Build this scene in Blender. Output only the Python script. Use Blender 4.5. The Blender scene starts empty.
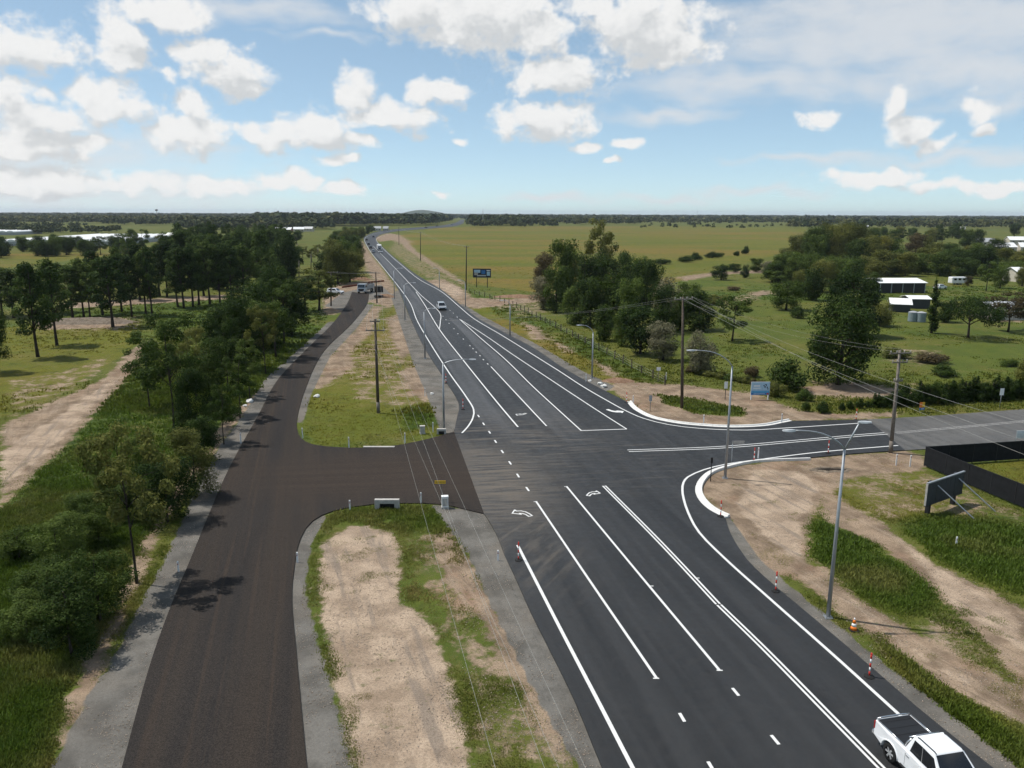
import bpy, bmesh, math, random
import numpy as np
from mathutils import Vector, Matrix
random.seed(7); RNG = np.random.default_rng(7)
SC = bpy.context.scene
COL = SC.collection
R = math.radians

# ------------------------------------------------------------------ camera
W, H, F = 1024.0, 768.0, 780.0
CAM_H = 22.0
PITCH = math.atan((384.0 - 213.3) / F)
ROLL = R(0.2)
_f = Vector((0, math.cos(PITCH), -math.sin(PITCH)))
_u0 = Vector((0, math.sin(PITCH), math.cos(PITCH)))
_r0 = Vector((1, 0, 0))
_u = _u0 * math.cos(ROLL) - _r0 * math.sin(ROLL)
_r = _r0 * math.cos(ROLL) + _u0 * math.sin(ROLL)
CAM = Vector((0, 0, CAM_H))
cd = bpy.data.cameras.new('camera'); cam = bpy.data.objects.new('camera', cd); COL.objects.link(cam)
m = Matrix.Identity(4)
for i in range(3):
    m[i][0] = _r[i]; m[i][1] = _u[i]; m[i][2] = -_f[i]; m[i][3] = CAM[i]
cam.matrix_world = m
cd.sensor_width = 36.0; cd.lens = 36.0 * F / W; cd.clip_start = 0.5; cd.clip_end = 60000
SC.camera = cam

def ray(px, py): return _f * F + _r * (px - 512) + _u * (384 - py)
def G(px, py, z=0.0):
    """the point of the ground (height z) seen at a pixel"""
    d = ray(px, py); t = (z - CAM_H) / d.z
    return CAM + d * t
def G2(px, py): p = G(px, py); return (p.x, p.y)
def height_at(base, py):
    """height of an upright thing standing at base whose top shows at row py"""
    s = (384 - py) / F; d = Vector((base[0], base[1], 0)) - CAM
    a = d.dot(_u); c = d.dot(_f)
    return (a - s * c) / (s * _f.z - _u.z)
def scale_at(p):
    """pixels per metre at a point"""
    return F / (Vector((p[0], p[1], 0)) - CAM).dot(_f)
def on_ray_dist(px, py, base):
    """point on the ray of a pixel in the vertical plane facing the camera through base"""
    d = ray(px, py); t = (base[1]) / d.y
    return CAM + d * t

# ------------------------------------------------------------------ world: sky with clouds
SUN_EL = R(61); SUN_V = Vector((-1, 0.29, 0)).normalized()
SUN_AZ = math.atan2(SUN_V.x, SUN_V.y)          # clockwise from +Y
world = bpy.data.worlds.new('World'); SC.world = world; world.use_nodes = True
wt = world.node_tree; wn = wt.nodes; wl = wt.links; wn.clear()
def mk(nodes, t, **kw):
    n = nodes.new(t)
    for k, v in kw.items(): setattr(n, k, v)
    return n
# a cloud is an uneven patch of the sky round one direction (azimuth, elevation)
CLOUDS = [  # px, py, half width, half height, strength
 (202,52,26,18,1),(228,72,38,22,1.05),(250,90,22,12,.95),(162,14,44,16,1),(122,36,26,28,1.05),(118,60,26,18,1),
 (22,48,46,22,1.05),(12,95,30,18,1),(105,104,46,22,1.05),(45,118,50,18,.95),(194,108,22,14,1),(194,134,44,20,1.05),(50,140,60,14,.9),
 (275,136,40,18,1.05),(322,128,34,20,1),(352,92,22,22,1.02),(388,118,54,17,1.05),(440,95,34,13,1.03),(352,142,34,10,.95),
 (415,10,54,22,1.02),(485,14,74,34,1.1),(540,36,38,26,1),(557,74,52,23,1.05),(540,120,48,22,1.08),
 (596,6,36,20,.95),(640,24,64,38,1.1),(682,52,34,16,1),
 (815,117,22,9,1),(898,108,14,22,1.02),(908,130,26,13,1.02),(940,144,24,8,.85),(975,112,14,12,1.02),(983,126,14,8,.9),
 (630,144,22,8,.98),(590,148,16,7,.92),(460,139,14,6,.8),(335,160,26,8,.9),(620,161,10,5,.85),
 (30,182,90,15,.95),(130,184,70,12,.9),(215,186,60,11,.95),(290,182,40,11,.98),(345,187,30,8,.9),(440,193,20,6,.85),
 (880,178,56,11,1),(940,186,38,8,.95),(1000,187,50,8,.95),
 (162,76,14,9,.88),(15,150,60,14,.95),
]
STREAKS = [(40,150,180,40,.8),(60,190,260,24,.9),(900,25,170,42,1.1),(760,82,130,22,.9),(960,70,140,26,.95),(660,115,80,8,.8),(830,10,90,20,.9),(250,8,110,12,.85),(720,10,70,14,.7),
           (930,158,120,8,.8),(800,158,110,6,.6),(330,35,80,6,.5),(1000,105,100,14,.6),(550,197,60,6,.75),(665,198,70,6,.75),(760,192,90,7,.7)]
def sky_angles(px, py):
    d = ray(px, py).normalized(); return math.atan2(d.x, d.y), math.asin(d.z)
sky_tree = bpy.data.node_groups.new('sky_with_clouds', 'ShaderNodeTree'); sky_tree.interface.new_socket('Sky', in_out='OUTPUT', socket_type='NodeSocketShader')
world_n, world_l = wn, wl; wn, wl = sky_tree.nodes, sky_tree.links
geo = wn.new('ShaderNodeTexCoord')
sep = wn.new('ShaderNodeSeparateXYZ'); wl.new(geo.outputs['Generated'], sep.inputs[0])
azn = mk(wn, 'ShaderNodeMath', operation='ARCTAN2'); wl.new(sep.outputs[0], azn.inputs[0]); wl.new(sep.outputs[1], azn.inputs[1])
eln = mk(wn, 'ShaderNodeMath', operation='ARCSINE'); wl.new(sep.outputs[2], eln.inputs[0])
P = wn.new('ShaderNodeCombineXYZ'); wl.new(azn.outputs[0], P.inputs[0]); wl.new(eln.outputs[0], P.inputs[1])
def wnoise(scale, detail, rough=.6, stretch=(1, 1.5, 1), off=0.0, vec=None):
    a = mk(wn, 'ShaderNodeVectorMath', operation='MULTIPLY_ADD'); a.inputs[1].default_value = stretch; a.inputs[2].default_value = (off, off * .7, 0)
    wl.new((vec or P).outputs[0], a.inputs[0])
    t = mk(wn, 'ShaderNodeTexNoise', noise_dimensions='2D'); t.inputs['Scale'].default_value = scale; t.inputs['Detail'].default_value = detail; t.inputs['Roughness'].default_value = rough
    wl.new(a.outputs[0], t.inputs['Vector']); return t.outputs['Fac']
def wmath(op, a, b=None, c=None):
    n = mk(wn, 'ShaderNodeMath', operation=op)
    for i, v in enumerate((a, b, c)):
        if v is None: continue
        if isinstance(v, (int, float)): n.inputs[i].default_value = v
        else: wl.new(v, n.inputs[i])
    return n.outputs[0]
def wrange(v, a, b, c=0., d=1., smooth=True):
    n = wn.new('ShaderNodeMapRange'); n.interpolation_type = 'SMOOTHSTEP' if smooth else 'LINEAR'
    wl.new(v, n.inputs[0])
    for i, x in enumerate((a, b, c, d)): n.inputs[i + 1].default_value = x
    return n.outputs[0]
def wcol(r, g, b):
    c = wn.new('ShaderNodeRGB'); c.outputs[0].default_value = (r, g, b, 1); return c.outputs[0]
def wmix(f, a, b, mode='MIX'):
    n = mk(wn, 'ShaderNodeMix', data_type='RGBA', blend_type=mode)
    if isinstance(f, (int, float)): n.inputs[0].default_value = f
    else: wl.new(f, n.inputs[0])
    wl.new(a, n.inputs[6]); wl.new(b, n.inputs[7]); return n.outputs[2]
def wvec(op, a, b=None, c=None):
    n = mk(wn, 'ShaderNodeVectorMath', operation=op)
    for i, v in enumerate((a, b, c)):
        if v is None: continue
        if isinstance(v, tuple): n.inputs[i].default_value = v
        else: wl.new(v, n.inputs[i])
    return n.outputs[0] if op != 'LENGTH' else n.outputs['Value']
def warped(vec, scale, amp):
    t = mk(wn, 'ShaderNodeTexNoise', noise_dimensions='2D'); t.inputs['Scale'].default_value = scale; t.inputs['Detail'].default_value = 1.5; wl.new(vec, t.inputs['Vector'])
    return wvec('ADD', vec, wvec('MULTIPLY', wvec('SUBTRACT', t.outputs['Color'], (.5, .5, .5)), (amp, amp * .7, 0)))
def field(vec, blobs):
    last = None
    for (px, py, sx, sy, st) in blobs:
        az, el = sky_angles(px, py); kx, ky = F / sx, F / sy
        d = wmath('SUBTRACT', st * 1.0, wvec('LENGTH', wvec('MULTIPLY_ADD', vec, (kx, ky, 0), (-az * kx, -el * ky, 0))))
        last = d if last is None else wmath('MAXIMUM', last, d)
    return last
# fluff shared by all clouds
Pv = P.outputs[0]; SH = (-.008, .020, 0)
UPn = mk(wn, 'ShaderNodeVectorMath', operation='ADD'); UPn.inputs[1].default_value = SH; wl.new(Pv, UPn.inputs[0])
Wv = warped(Pv, 22, .036); Uv = wvec('ADD', Wv, SH)
n2 = wnoise(15, 2, .5, off=4.0); nb0 = nb1 = wrange(wnoise(5, 3, .5, (1, 1.8, 1)), .42, .72, -1., .9, False)      # more of the same clouds beyond the frame
def fluff(node, det):
    return wmath('SUBTRACT', wmath('ADD', wmath('MULTIPLY', wnoise(38, det, .58, (1, 1.25, 1), vec=node), 1.38), wmath('MULTIPLY', n2, .75)), 1.12)
f0 = fluff(P, 6); f1 = fluff(UPn, 4)
outside = wmath('MAXIMUM', wrange(wmath('ABSOLUTE', azn.outputs[0]), .60, .72), wrange(eln.outputs[0], .28, .38))
inside = wmath('SUBTRACT', 1.0, outside)
Sv = Wv; ns = wnoise(12, 6, .6, (1, 3.2, 1), 9.0)
sky = wn.new('ShaderNodeTexSky'); sky.sky_type = 'NISHITA'; sky.sun_disc = False
sky.sun_elevation = SUN_EL; sky.sun_rotation = SUN_AZ; sky.air_density = .5; sky.dust_density = .3; sky.ozone_density = 2.0; sky.altitude = 20
SKY_STRENGTH = .10
CL = 8.3
gmn = wn.new('ShaderNodeGamma'); gmn.inputs[1].default_value = .6; wl.new(sky.outputs[0], gmn.inputs[0])
sky_c = wmix(1.0, gmn.outputs[0], wcol(2.62, 2.95, 2.88), 'MULTIPLY')
def cell(cl, st):
    """the sky where only these clouds can reach, as a node group of its own"""
    global wn, wl
    keep = wn, wl; g_ = bpy.data.node_groups.new('sky_patch', 'ShaderNodeTree'); wn, wl = g_.nodes, g_.links
    names = (('W', Wv, 'Vector'), ('U', Uv, 'Vector'), ('f0', f0, 'Float'), ('f1', f1, 'Float'), ('nb', nb0, 'Float'), ('in', inside, 'Float'), ('out', outside, 'Float'), ('ns', ns, 'Float'), ('sky', sky_c, 'Color'))
    for n_, _, t_ in names: g_.interface.new_socket(n_, in_out='INPUT', socket_type='NodeSocket' + t_)
    g_.interface.new_socket('Sky', in_out='OUTPUT', socket_type='NodeSocketShader')
    gi = wn.new('NodeGroupInput').outputs; go = wn.new('NodeGroupOutput').inputs
    W_, U_, F0, F1, NB, IN, OUT, NS, SKY = gi[:9]
    def dens(v, f):
        g = field(v, cl)
        g = NB if g is None else wmath('ADD', wmath('MULTIPLY', g, IN), wmath('MULTIPLY', wmath('MAXIMUM', g, NB), OUT))
        return wmath('ADD', g, f)
    base = SKY
    if st:
        ds = wmath('ADD', field(W_, st), wmath('MULTIPLY', wmath('SUBTRACT', NS, .5), 1.5))
        base = wmix(wmath('MULTIPLY', wrange(ds, -.45, .95), .8), SKY, wcol(CL * .88, CL * .91, CL * .94))
    d0 = dens(W_, F0); d1 = dens(U_, F1)
    if not cl: d0 = wmath('SUBTRACT', d0, wmath('MULTIPLY', IN, 3.0))
    cover = wmath('MULTIPLY', wrange(d0, -.14, .46), .97); lit = wrange(wmath('SUBTRACT', d0, d1), -.34, .22); thick = wrange(d1, .1, .95)
    shade = wmath('MULTIPLY', wmath('SUBTRACT', 1.0, wmath('MULTIPLY', thick, .22)), wmath('ADD', .66, wmath('MULTIPLY', lit, .34)))
    cloudcol = wmix(shade, wcol(CL * .45, CL * .50, CL * .54), wcol(CL * 1.08, CL * 1.08, CL * 1.07))
    bg = wn.new('ShaderNodeBackground'); bg.inputs[1].default_value = SKY_STRENGTH; wl.new(wmix(cover, base, cloudcol), bg.inputs[0]); wl.new(bg.outputs[0], go[0])
    wn, wl = keep
    n = wn.new('ShaderNodeGroup'); n.node_tree = g_
    for i, (_, s_, _2) in enumerate(names): wl.new(s_, n.inputs[i])
    return n.outputs[0]
def choose(test, yes, no):
    n = wn.new('ShaderNodeMixShader'); wl.new(test, n.inputs[0]); wl.new(no, n.inputs[1]); wl.new(yes, n.inputs[2]); return n.outputs[0]
def reach(blobs, a0, a1, e0, e1, pad):
    out = []
    for bl in blobs:
        az, el = sky_angles(bl[0], bl[1]); rx = 1.55 * bl[2] / F + pad; ry = 1.55 * bl[3] / F + pad
        if az + rx > a0 and az - rx < a1 and el + ry > e0 and el - ry < e1: out.append(bl)
    return out
def patches(a0, a1, e0, e1, depth):
    """halve the sky until few clouds reach a patch"""
    cl = reach(CLOUDS, a0, a1, e0, e1, .018); st = reach(STREAKS, a0, a1, e0, e1, .02)
    if depth == 0 or len(cl) + len(st) < 4: return cell(cl, st)
    if (a1 - a0) > 2.2 * (e1 - e0):
        m_ = (a0 + a1) / 2; return choose(wmath('GREATER_THAN', azn.outputs[0], m_), patches(m_, a1, e0, e1, depth - 1), patches(a0, m_, e0, e1, depth - 1))
    m_ = (e0 + e1) / 2; return choose(wmath('GREATER_THAN', eln.outputs[0], m_), patches(a0, a1, m_, e1, depth - 1), patches(a0, a1, e0, m_, depth - 1))
out_ = choose(wmath('GREATER_THAN', outside, .9995), cell([], []), choose(wmath('GREATER_THAN', eln.outputs[0], -.02), patches(-.75, .75, -.02, .42, 6), cell([], [])))
gout = wn.new('NodeGroupOutput'); wl.new(out_, gout.inputs[0])
sg = world_n.new('ShaderNodeGroup'); sg.node_tree = sky_tree; wo = world_n.new('ShaderNodeOutputWorld'); world_l.new(sg.outputs[0], wo.inputs[0])

world.cycles.sampling_method = 'NONE'    # a smooth sky: plain cosine sampling is enough
# ------------------------------------------------------------------ sun, exposure
sd = bpy.data.lights.new('sun', 'SUN'); sd.energy = 4.5; sd.angle = R(.53); sd.color = (1, .955, .89)
sun = bpy.data.objects.new('sun', sd); COL.objects.link(sun)
to_sun = Vector((SUN_V.x * math.cos(SUN_EL), SUN_V.y * math.cos(SUN_EL), math.sin(SUN_EL)))
sun.rotation_euler = to_sun.to_track_quat('Z', 'Y').to_euler(); sun.location = (-60, 20, 90)
SC.view_settings.view_transform = 'Standard'; SC.view_settings.look = 'None'; SC.view_settings.gamma = 1; SC.view_settings.exposure = 0.0
SC.render.engine = 'CYCLES'
cy = SC.cycles; cy.use_denoising = True; cy.use_adaptive_sampling = True; cy.adaptive_threshold = .02; cy.adaptive_min_samples = 12; cy.max_bounces = 6; cy.diffuse_bounces = 2; cy.glossy_bounces = 2; cy.transmission_bounces = 3; cy.transparent_max_bounces = 6; cy.volume_bounces = 0
cy.caustics_reflective = False; cy.caustics_refractive = False

# ------------------------------------------------------------------ helpers
def tag(o, label=None, cat=None, group=None, kind=None):
    if label: o['label'] = label
    if cat: o['category'] = cat
    if group: o['group'] = group
    if kind: o['kind'] = kind
    return o
def empty(name, loc, rz=0.0):
    o = bpy.data.objects.new(name, None); COL.objects.link(o); o.location = loc; o.rotation_euler = (0, 0, rz); o.empty_display_size = .3
    return o
def link_mesh(name, me, parent=None, mat=None):
    if mat is not None and not me.materials: me.materials.append(mat)
    o = bpy.data.objects.new(name, me); COL.objects.link(o)
    if parent: o.parent = parent
    return o
class MB:
    def __init__(s): s.v = []; s.f = []
    def poly(s, pts):
        i = len(s.v); s.v += [tuple(p) for p in pts]; s.f.append(tuple(range(i, i + len(pts)))); return s
    def hexa(s, b, t):
        i = len(s.v); s.v += [tuple(p) for p in b] + [tuple(p) for p in t]
        s.f += [(i+3, i+2, i+1, i), (i+4, i+5, i+6, i+7)] + [(i+k, i+(k+1) % 4, i+4+(k+1) % 4, i+4+k) for k in range(4)]; return s
    def box(s, c, d):
        x, y, z = c; a, b, h = d[0] / 2, d[1] / 2, d[2] / 2
        q = [(-a, -b), (a, -b), (a, b), (-a, b)]
        return s.hexa([(x+i, y+j, z-h) for i, j in q], [(x+i, y+j, z+h) for i, j in q])
    def tube(s, pts, rad, n=6, cap=True):
        pts = [Vector(p) for p in pts]; k = len(pts)
        if isinstance(rad, (int, float)): rad = [rad] * k
        base = len(s.v); prev = None
        for i, p in enumerate(pts):
            t = (pts[min(i+1, k-1)] - pts[max(i-1, 0)]).normalized()
            if prev is None:
                a = Vector((0, 0, 1)) if abs(t.z) < .9 else Vector((1, 0, 0)); nx = t.cross(a).normalized()
            else:
                nx = (prev - t * prev.dot(t)).normalized()
            prev = nx; ny = t.cross(nx)
            for j in range(n):
                an = 2 * math.pi * j / n
                s.v.append(tuple(p + (nx * math.cos(an) + ny * math.sin(an)) * rad[i]))
        for i in range(k - 1):
            for j in range(n):
                a = base + i * n + j; b = base + i * n + (j + 1) % n
                s.f.append((a, b, b + n, a + n))
        if cap:
            s.f.append(tuple(base + j for j in range(n))[::-1]); s.f.append(tuple(base + (k - 1) * n + j for j in range(n)))
        return s
    def lathe(s, prof, c=(0, 0, 0), n=16, axis='z', cap=True):
        base = len(s.v); k = len(prof)
        for (r_, z_) in prof:
            for j in range(n):
                a = 2 * math.pi * j / n
                q = (r_ * math.cos(a), r_ * math.sin(a), z_)
                if axis == 'y': q = (q[0], q[2], q[1])
                s.v.append((c[0] + q[0], c[1] + q[1], c[2] + q[2]))
        for i in range(k - 1):
            for j in range(n):
                a = base + i * n + j; b = base + i * n + (j + 1) % n; s.f.append((a, b, b + n, a + n))
        if cap: s.f.append(tuple(base + j for j in range(n))[::-1]); s.f.append(tuple(base + (k - 1) * n + j for j in range(n)))
        return s
    def mesh(s, name, mat=None, smooth=False, bevel=0):
        me = bpy.data.meshes.new(name); me.from_pydata(s.v, [], s.f); me.update()
        bm = bmesh.new(); bm.from_mesh(me); bmesh.ops.recalc_face_normals(bm, faces=bm.faces)
        if bevel:
            es = [e for e in bm.edges if len(e.link_faces) == 2 and e.calc_face_angle(0) > .45]
            bmesh.ops.bevel(bm, geom=es, offset=bevel, segments=2, profile=.6, affect='EDGES', clamp_overlap=True)
        bm.to_mesh(me); bm.free()
        if smooth: me.shade_smooth()
        if mat: me.materials.append(mat)
        return me
    def build(s, name, mat, parent=None, smooth=False, bevel=0):
        return link_mesh(name, s.mesh(name, mat, smooth, bevel), parent)

# ------------------------------------------------------------------ materials
class NM:
    """small node-material builder"""
    def __init__(s, name):
        s.m = bpy.data.materials.new(name); s.m.use_nodes = True; s.t = s.m.node_tree; s.n = s.t.nodes; s.l = s.t.links
        s.b = s.n['Principled BSDF']; s.out = s.n['Material Output']
        s.pos = s.n.new('ShaderNodeNewGeometry').outputs['Position']
    def noise(s, scale, detail=4, rough=.6, stretch=None, vec=None, out='Fac'):
        t = s.n.new('ShaderNodeTexNoise'); t.inputs['Scale'].default_value = scale; t.inputs['Detail'].default_value = detail; t.inputs['Roughness'].default_value = rough
        v = vec or s.pos
        if stretch:
            a = mk(s.n, 'ShaderNodeMapping'); a.inputs['Rotation'].default_value = (0, 0, stretch[3] if len(stretch) > 3 else 0); 
            b = mk(s.n, 'ShaderNodeVectorMath', operation='MULTIPLY'); b.inputs[1].default_value = stretch[:3]
            s.l.new(v, a.inputs[0]); s.l.new(a.outputs[0], b.inputs[0]); v = b.outputs[0]
        s.l.new(v, t.inputs['Vector']); return t.outputs[out]
    def math(s, op, a, b=None):
        n = mk(s.n, 'ShaderNodeMath', operation=op)
        for i, v in enumerate((a, b)):
            if v is None: continue
            if isinstance(v, (int, float)): n.inputs[i].default_value = v
            else: s.l.new(v, n.inputs[i])
        return n.outputs[0]
    def rng(s, v, a, b, c=0., d=1.):
        n = s.n.new('ShaderNodeMapRange'); n.interpolation_type = 'SMOOTHSTEP'; s.l.new(v, n.inputs[0])
        for i, x in enumerate((a, b, c, d)): n.inputs[i + 1].default_value = x
        return n.outputs[0]
    def col(s, c):
        n = s.n.new('ShaderNodeRGB'); n.outputs[0].default_value = (*c, 1); return n.outputs[0]
    def mix(s, f, a, b, mode='MIX'):
        n = mk(s.n, 'ShaderNodeMix', data_type='RGBA', blend_type=mode)
        for i, v in ((0, f), (6, a), (7, b)):
            if isinstance(v, (int, float)): n.inputs[i].default_value = v
            elif isinstance(v, tuple): n.inputs[i].default_value = (*v, 1)
            else: s.l.new(v, n.inputs[i])
        return n.outputs[2]
    def attr(s, name, out='Color'):
        a = s.n.new('ShaderNodeAttribute'); a.attribute_name = name; return a.outputs[out]
    def sep(s, c):
        n = s.n.new('ShaderNodeSeparateColor'); s.l.new(c, n.inputs[0]); return n.outputs
    def near(s, pt, rx, ry=None, rot=0.0):
        """falloff round a world point"""
        a = mk(s.n, 'ShaderNodeVectorMath', operation='SUBTRACT'); a.inputs[1].default_value = (pt[0], pt[1], 0); s.l.new(s.pos, a.inputs[0])
        r = mk(s.n, 'ShaderNodeVectorRotate', rotation_type='Z_AXIS'); r.inputs['Angle'].default_value = -rot; s.l.new(a.outputs[0], r.inputs['Vector'])
        b = mk(s.n, 'ShaderNodeVectorMath', operation='MULTIPLY'); b.inputs[1].default_value = (1 / rx, 1 / (ry or rx), 0); s.l.new(r.outputs[0], b.inputs[0])
        c = mk(s.n, 'ShaderNodeVectorMath', operation='LENGTH'); s.l.new(b.outputs[0], c.inputs[0])
        return s.rng(c.outputs['Value'], 1.0, .25)
    def done(s, color, rough=.8, spec=.3, bump=None, bstr=.3, bdist=.02, metal=0):
        if isinstance(color, tuple): s.b.inputs['Base Color'].default_value = (*color, 1)
        else: s.l.new(color, s.b.inputs['Base Color'])
        if isinstance(rough, (int, float)): s.b.inputs['Roughness'].default_value = rough
        else: s.l.new(rough, s.b.inputs['Roughness'])
        s.b.inputs['Specular IOR Level'].default_value = spec; s.b.inputs['Metallic'].default_value = metal
        if bump is not None:
            bn = s.n.new('ShaderNodeBump'); bn.inputs['Strength'].default_value = bstr; bn.inputs['Distance'].default_value = bdist
            s.l.new(bump, bn.inputs['Height']); s.l.new(bn.outputs[0], s.b.inputs['Normal'])
        return s.m
def simple(name, c, rough=.6, spec=.4, metal=0, var=.12, scale=3.0, coat=0):
    k = NM(name); n = k.noise(scale, 5, .65, vec=k.n.new('ShaderNodeTexCoord').outputs['Object'])
    f = k.rng(n, .25, .75)
    mtl = k.done(k.mix(f, tuple(x * (1 - var) for x in c), tuple(min(1, x * (1 + var)) for x in c)), rough, spec, metal=metal)
    if coat: k.b.inputs['Coat Weight'].default_value = coat; k.b.inputs['Coat Roughness'].default_value = .08
    return mtl

M = {}
def asphalt(name, base, grey, dust=False, wear=0.3, fade=None):
    k = NM(name)
    def tint(c, s=1.0): return tuple(x * s for x in c)
    if fade:
        sy = k.n.new('ShaderNodeSeparateXYZ'); k.l.new(k.pos, sy.inputs[0]); fm = k.rng(sy.outputs[1], fade[0], fade[1])
        def tint(c, s=1.0): return k.mix(fm, tuple(x * s for x in (BASE_A if c is base else GREY_A)), tuple(x * s for x in c))
    big = k.noise(.11, 4, .6); lane = k.noise(.5, 4, .55, (1.9, .06, 1, ROADROT)); fine = k.noise(24, 3, .7); mid = k.noise(1.7, 4, .6)
    c = k.mix(k.rng(lane, .3, .7), tint(base, .66), tint(grey, 1.5))
    c = k.mix(k.math('MULTIPLY', k.rng(big, .4, .66), wear), c, tint(grey, 1.9))
    c = k.mix(k.math('MULTIPLY', k.rng(mid, .45, .8), .3), c, tint(grey, 1.7))
    c = k.mix(k.rng(fine, .3, .75), c, k.mix(.5, c, tint(grey, 2.2)))
    spots = k.noise(.8, 2, .5)
    c = k.mix(k.math('MULTIPLY', k.rng(spots, .68, .76), .35), c, tint(base, .5))
    rough = k.rng(mid, .3, .7, .52, .66)
    if dust:
        a = G(478, 478); b = G(500, 440); cpt = G(560, 460)
        st = k.noise(.9, 6, .65, (.22, 2.6, 1, R(-8))); st2 = k.noise(.5, 5, .6, (2.2, .35, 1, R(28)))
        w = k.noise(.25, 3, .6)
        m1 = k.math('MULTIPLY', k.near(a, 9, 17, R(14)), k.rng(st, .28, .64))
        m2 = k.math('MULTIPLY', k.near(b, 16, 16), k.rng(st, .42, .75))
        m3 = k.math('MULTIPLY', k.near(cpt, 22, 15), k.math('MULTIPLY', k.rng(st, .46, .8), .6))
        m4 = k.math('MULTIPLY', k.math('MULTIPLY', k.near(G(505, 515), 6, 18, R(12)), k.rng(st2, .42, .72)), .7)
        mm = k.math('MAXIMUM', k.math('MAXIMUM', m1, m2), k.math('MAXIMUM', m3, m4))
        c = k.mix(k.math('MULTIPLY', mm, .62), c, (.175, .145, .112))
        rough = k.math('MAXIMUM', rough, k.math('MULTIPLY', mm, .8))
    return k.done(c, rough, .32, fine, .35, .008)
_a, _b = G(632, 768), G(518, 546)
ROADROT = math.atan2((_b - _a).x, (_b - _a).y)   # turns world so that the road runs along +Y
BASE_A, GREY_A = (.0125, .0128, .0133), (.0175, .0177, .018)
M['asphalt'] = asphalt('new_asphalt', BASE_A, GREY_A, dust=True)
M['asphalt_grey'] = asphalt('greyer_asphalt', (.031, .0315, .033), (.040, .040, .0405), dust=True, fade=(G(560, 462).y, G(545, 405).y))
M['asphalt_old'] = asphalt('old_asphalt', (.050, .048, .045), (.068, .065, .060), wear=.6)
def unsealed():
    k = NM('brown_primer_seal')
    sa, sb = G(214, 768), G(272, 440); SROT = math.atan2((sb - sa).x, (sb - sa).y)
    st = k.noise(.42, 3, .55, (1.5, .018, 1, SROT)); st2 = k.noise(.9, 4, .6, (2.6, .04, 1, SROT)); fine = k.noise(15, 4, .85); mid = k.noise(.7, 5, .6); big = k.noise(.07, 3, .5); cross = k.noise(.8, 4, .6, (.05, 2.2, 1, -.12))
    c = k.mix(k.rng(st, .36, .66), (.015, .0145, .015), (.036, .027, .020))
    c = k.mix(k.math('MULTIPLY', k.rng(st2, .52, .68), .75), c, (.054, .036, .024))
    link = k.near(G(395, 476), 19, 9.5)
    lc = k.mix(k.rng(cross, .35, .68), (.034, .0235, .0165), (.054, .037, .026))
    c = k.mix(k.math('MULTIPLY', link, .9), c, lc)
    c = k.mix(k.math('MULTIPLY', k.rng(mid, .5, .8), .25), c, (.055, .042, .032))
    c = k.mix(k.math('MULTIPLY', k.rng(big, .45, .65), .3), c, (.034, .030, .027))
    c = k.mix(k.rng(fine, .35, .72), k.mix(.55, c, (.009, .008, .008)), k.mix(.28, c, (.11, .092, .078)))
    return k.done(c, .9, .15, fine, .6, .02)
M['unsealed'] = unsealed()
def paint():
    k = NM('road_paint'); n = k.noise(9, 6, .7); d = k.noise(.8, 4, .6)
    c = k.mix(k.math('MULTIPLY', k.rng(n, .52, .78), k.rng(d, .3, .7)), (.66, .66, .64), (.30, .295, .28))
    return k.done(c, .6, .4)
M['paint'] = paint()
def paint_old():
    k = NM('faded_road_paint'); n = k.noise(5, 6, .7)
    return k.done(k.mix(k.rng(n, .35, .7), (.42, .41, .39), (.16, .155, .15)), .7, .3)
M['paint_old'] = paint_old()
M['concrete'] = simple('concrete', (.42, .40, .37), .85, .25, var=.2, scale=4)
M['kerb'] = simple('pale_kerb_concrete', (.66, .65, .62), .8, .3, var=.12, scale=3)
M['galv'] = simple('galvanised_steel', (.36, .38, .40), .45, .5, .55, var=.1)
M['wood_pole'] = simple('weathered_timber', (.095, .075, .058), .9, .2, var=.35, scale=5)
M['wood_grey'] = simple('grey_timber', (.19, .165, .14), .9, .2, var=.3, scale=5)
M['dark_paint'] = simple('dark_paint', (.02, .02, .022), .6, .3)
M['black'] = simple('black_plastic_and_shade', (.012, .012, .013), .5, .4)  # plastic parts, and painted shade in the culvert mouth and shed bays
M['rubber'] = simple('tyre_rubber', (.016, .016, .016), .85, .25)
M['white'] = simple('white_paint', (.80, .80, .79), .4, .5, var=.03)
M['car_white'] = simple('white_car_paint', (.80, .81, .82), .28, .5, var=.015, coat=.7)
M['car_silver'] = simple('silver_car_paint', (.44, .46, .48), .3, .5, .35, var=.03, coat=.6)
M['car_dark'] = simple('dark_car_paint', (.03, .032, .038), .3, .5, var=.05, coat=.6)
M['chrome'] = simple('brushed_metal', (.6, .61, .62), .25, .5, .9, var=.05)
M['alloy'] = simple('alloy_wheel', (.50, .51, .52), .4, .5, .5)
M['red'] = simple('red_plastic', (.55, .035, .02), .5, .4)
M['orange'] = simple('orange_plastic', (.8, .20, .02), .5, .4)
M['yellow'] = simple('yellow_sign', (.70, .42, .03), .5, .4)
M['tail'] = simple('tail_lamp_red', (.35, .01, .01), .25, .5)
M['lens'] = simple('lamp_lens', (.55, .57, .58), .25, .5)
M['blue'] = simple('blue_print', (.03, .16, .42), .5, .4)
M['paleblue'] = simple('pale_blue_print', (.38, .55, .68), .5, .4)
M['navy'] = simple('navy_print', (.012, .018, .035), .5, .4)
M['roof_white'] = simple('white_roof_sheet', (.78, .78, .77), .5, .4, var=.06, scale=.4)
M['roof_grey'] = simple('grey_roof_sheet', (.34, .35, .36), .5, .4, var=.1, scale=.4)
M['roof_red'] = simple('red_roof_tile', (.28, .10, .06), .8, .2, var=.2)
M['wall_dark'] = simple('dark_cladding', (.045, .05, .055), .6, .3)
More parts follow.
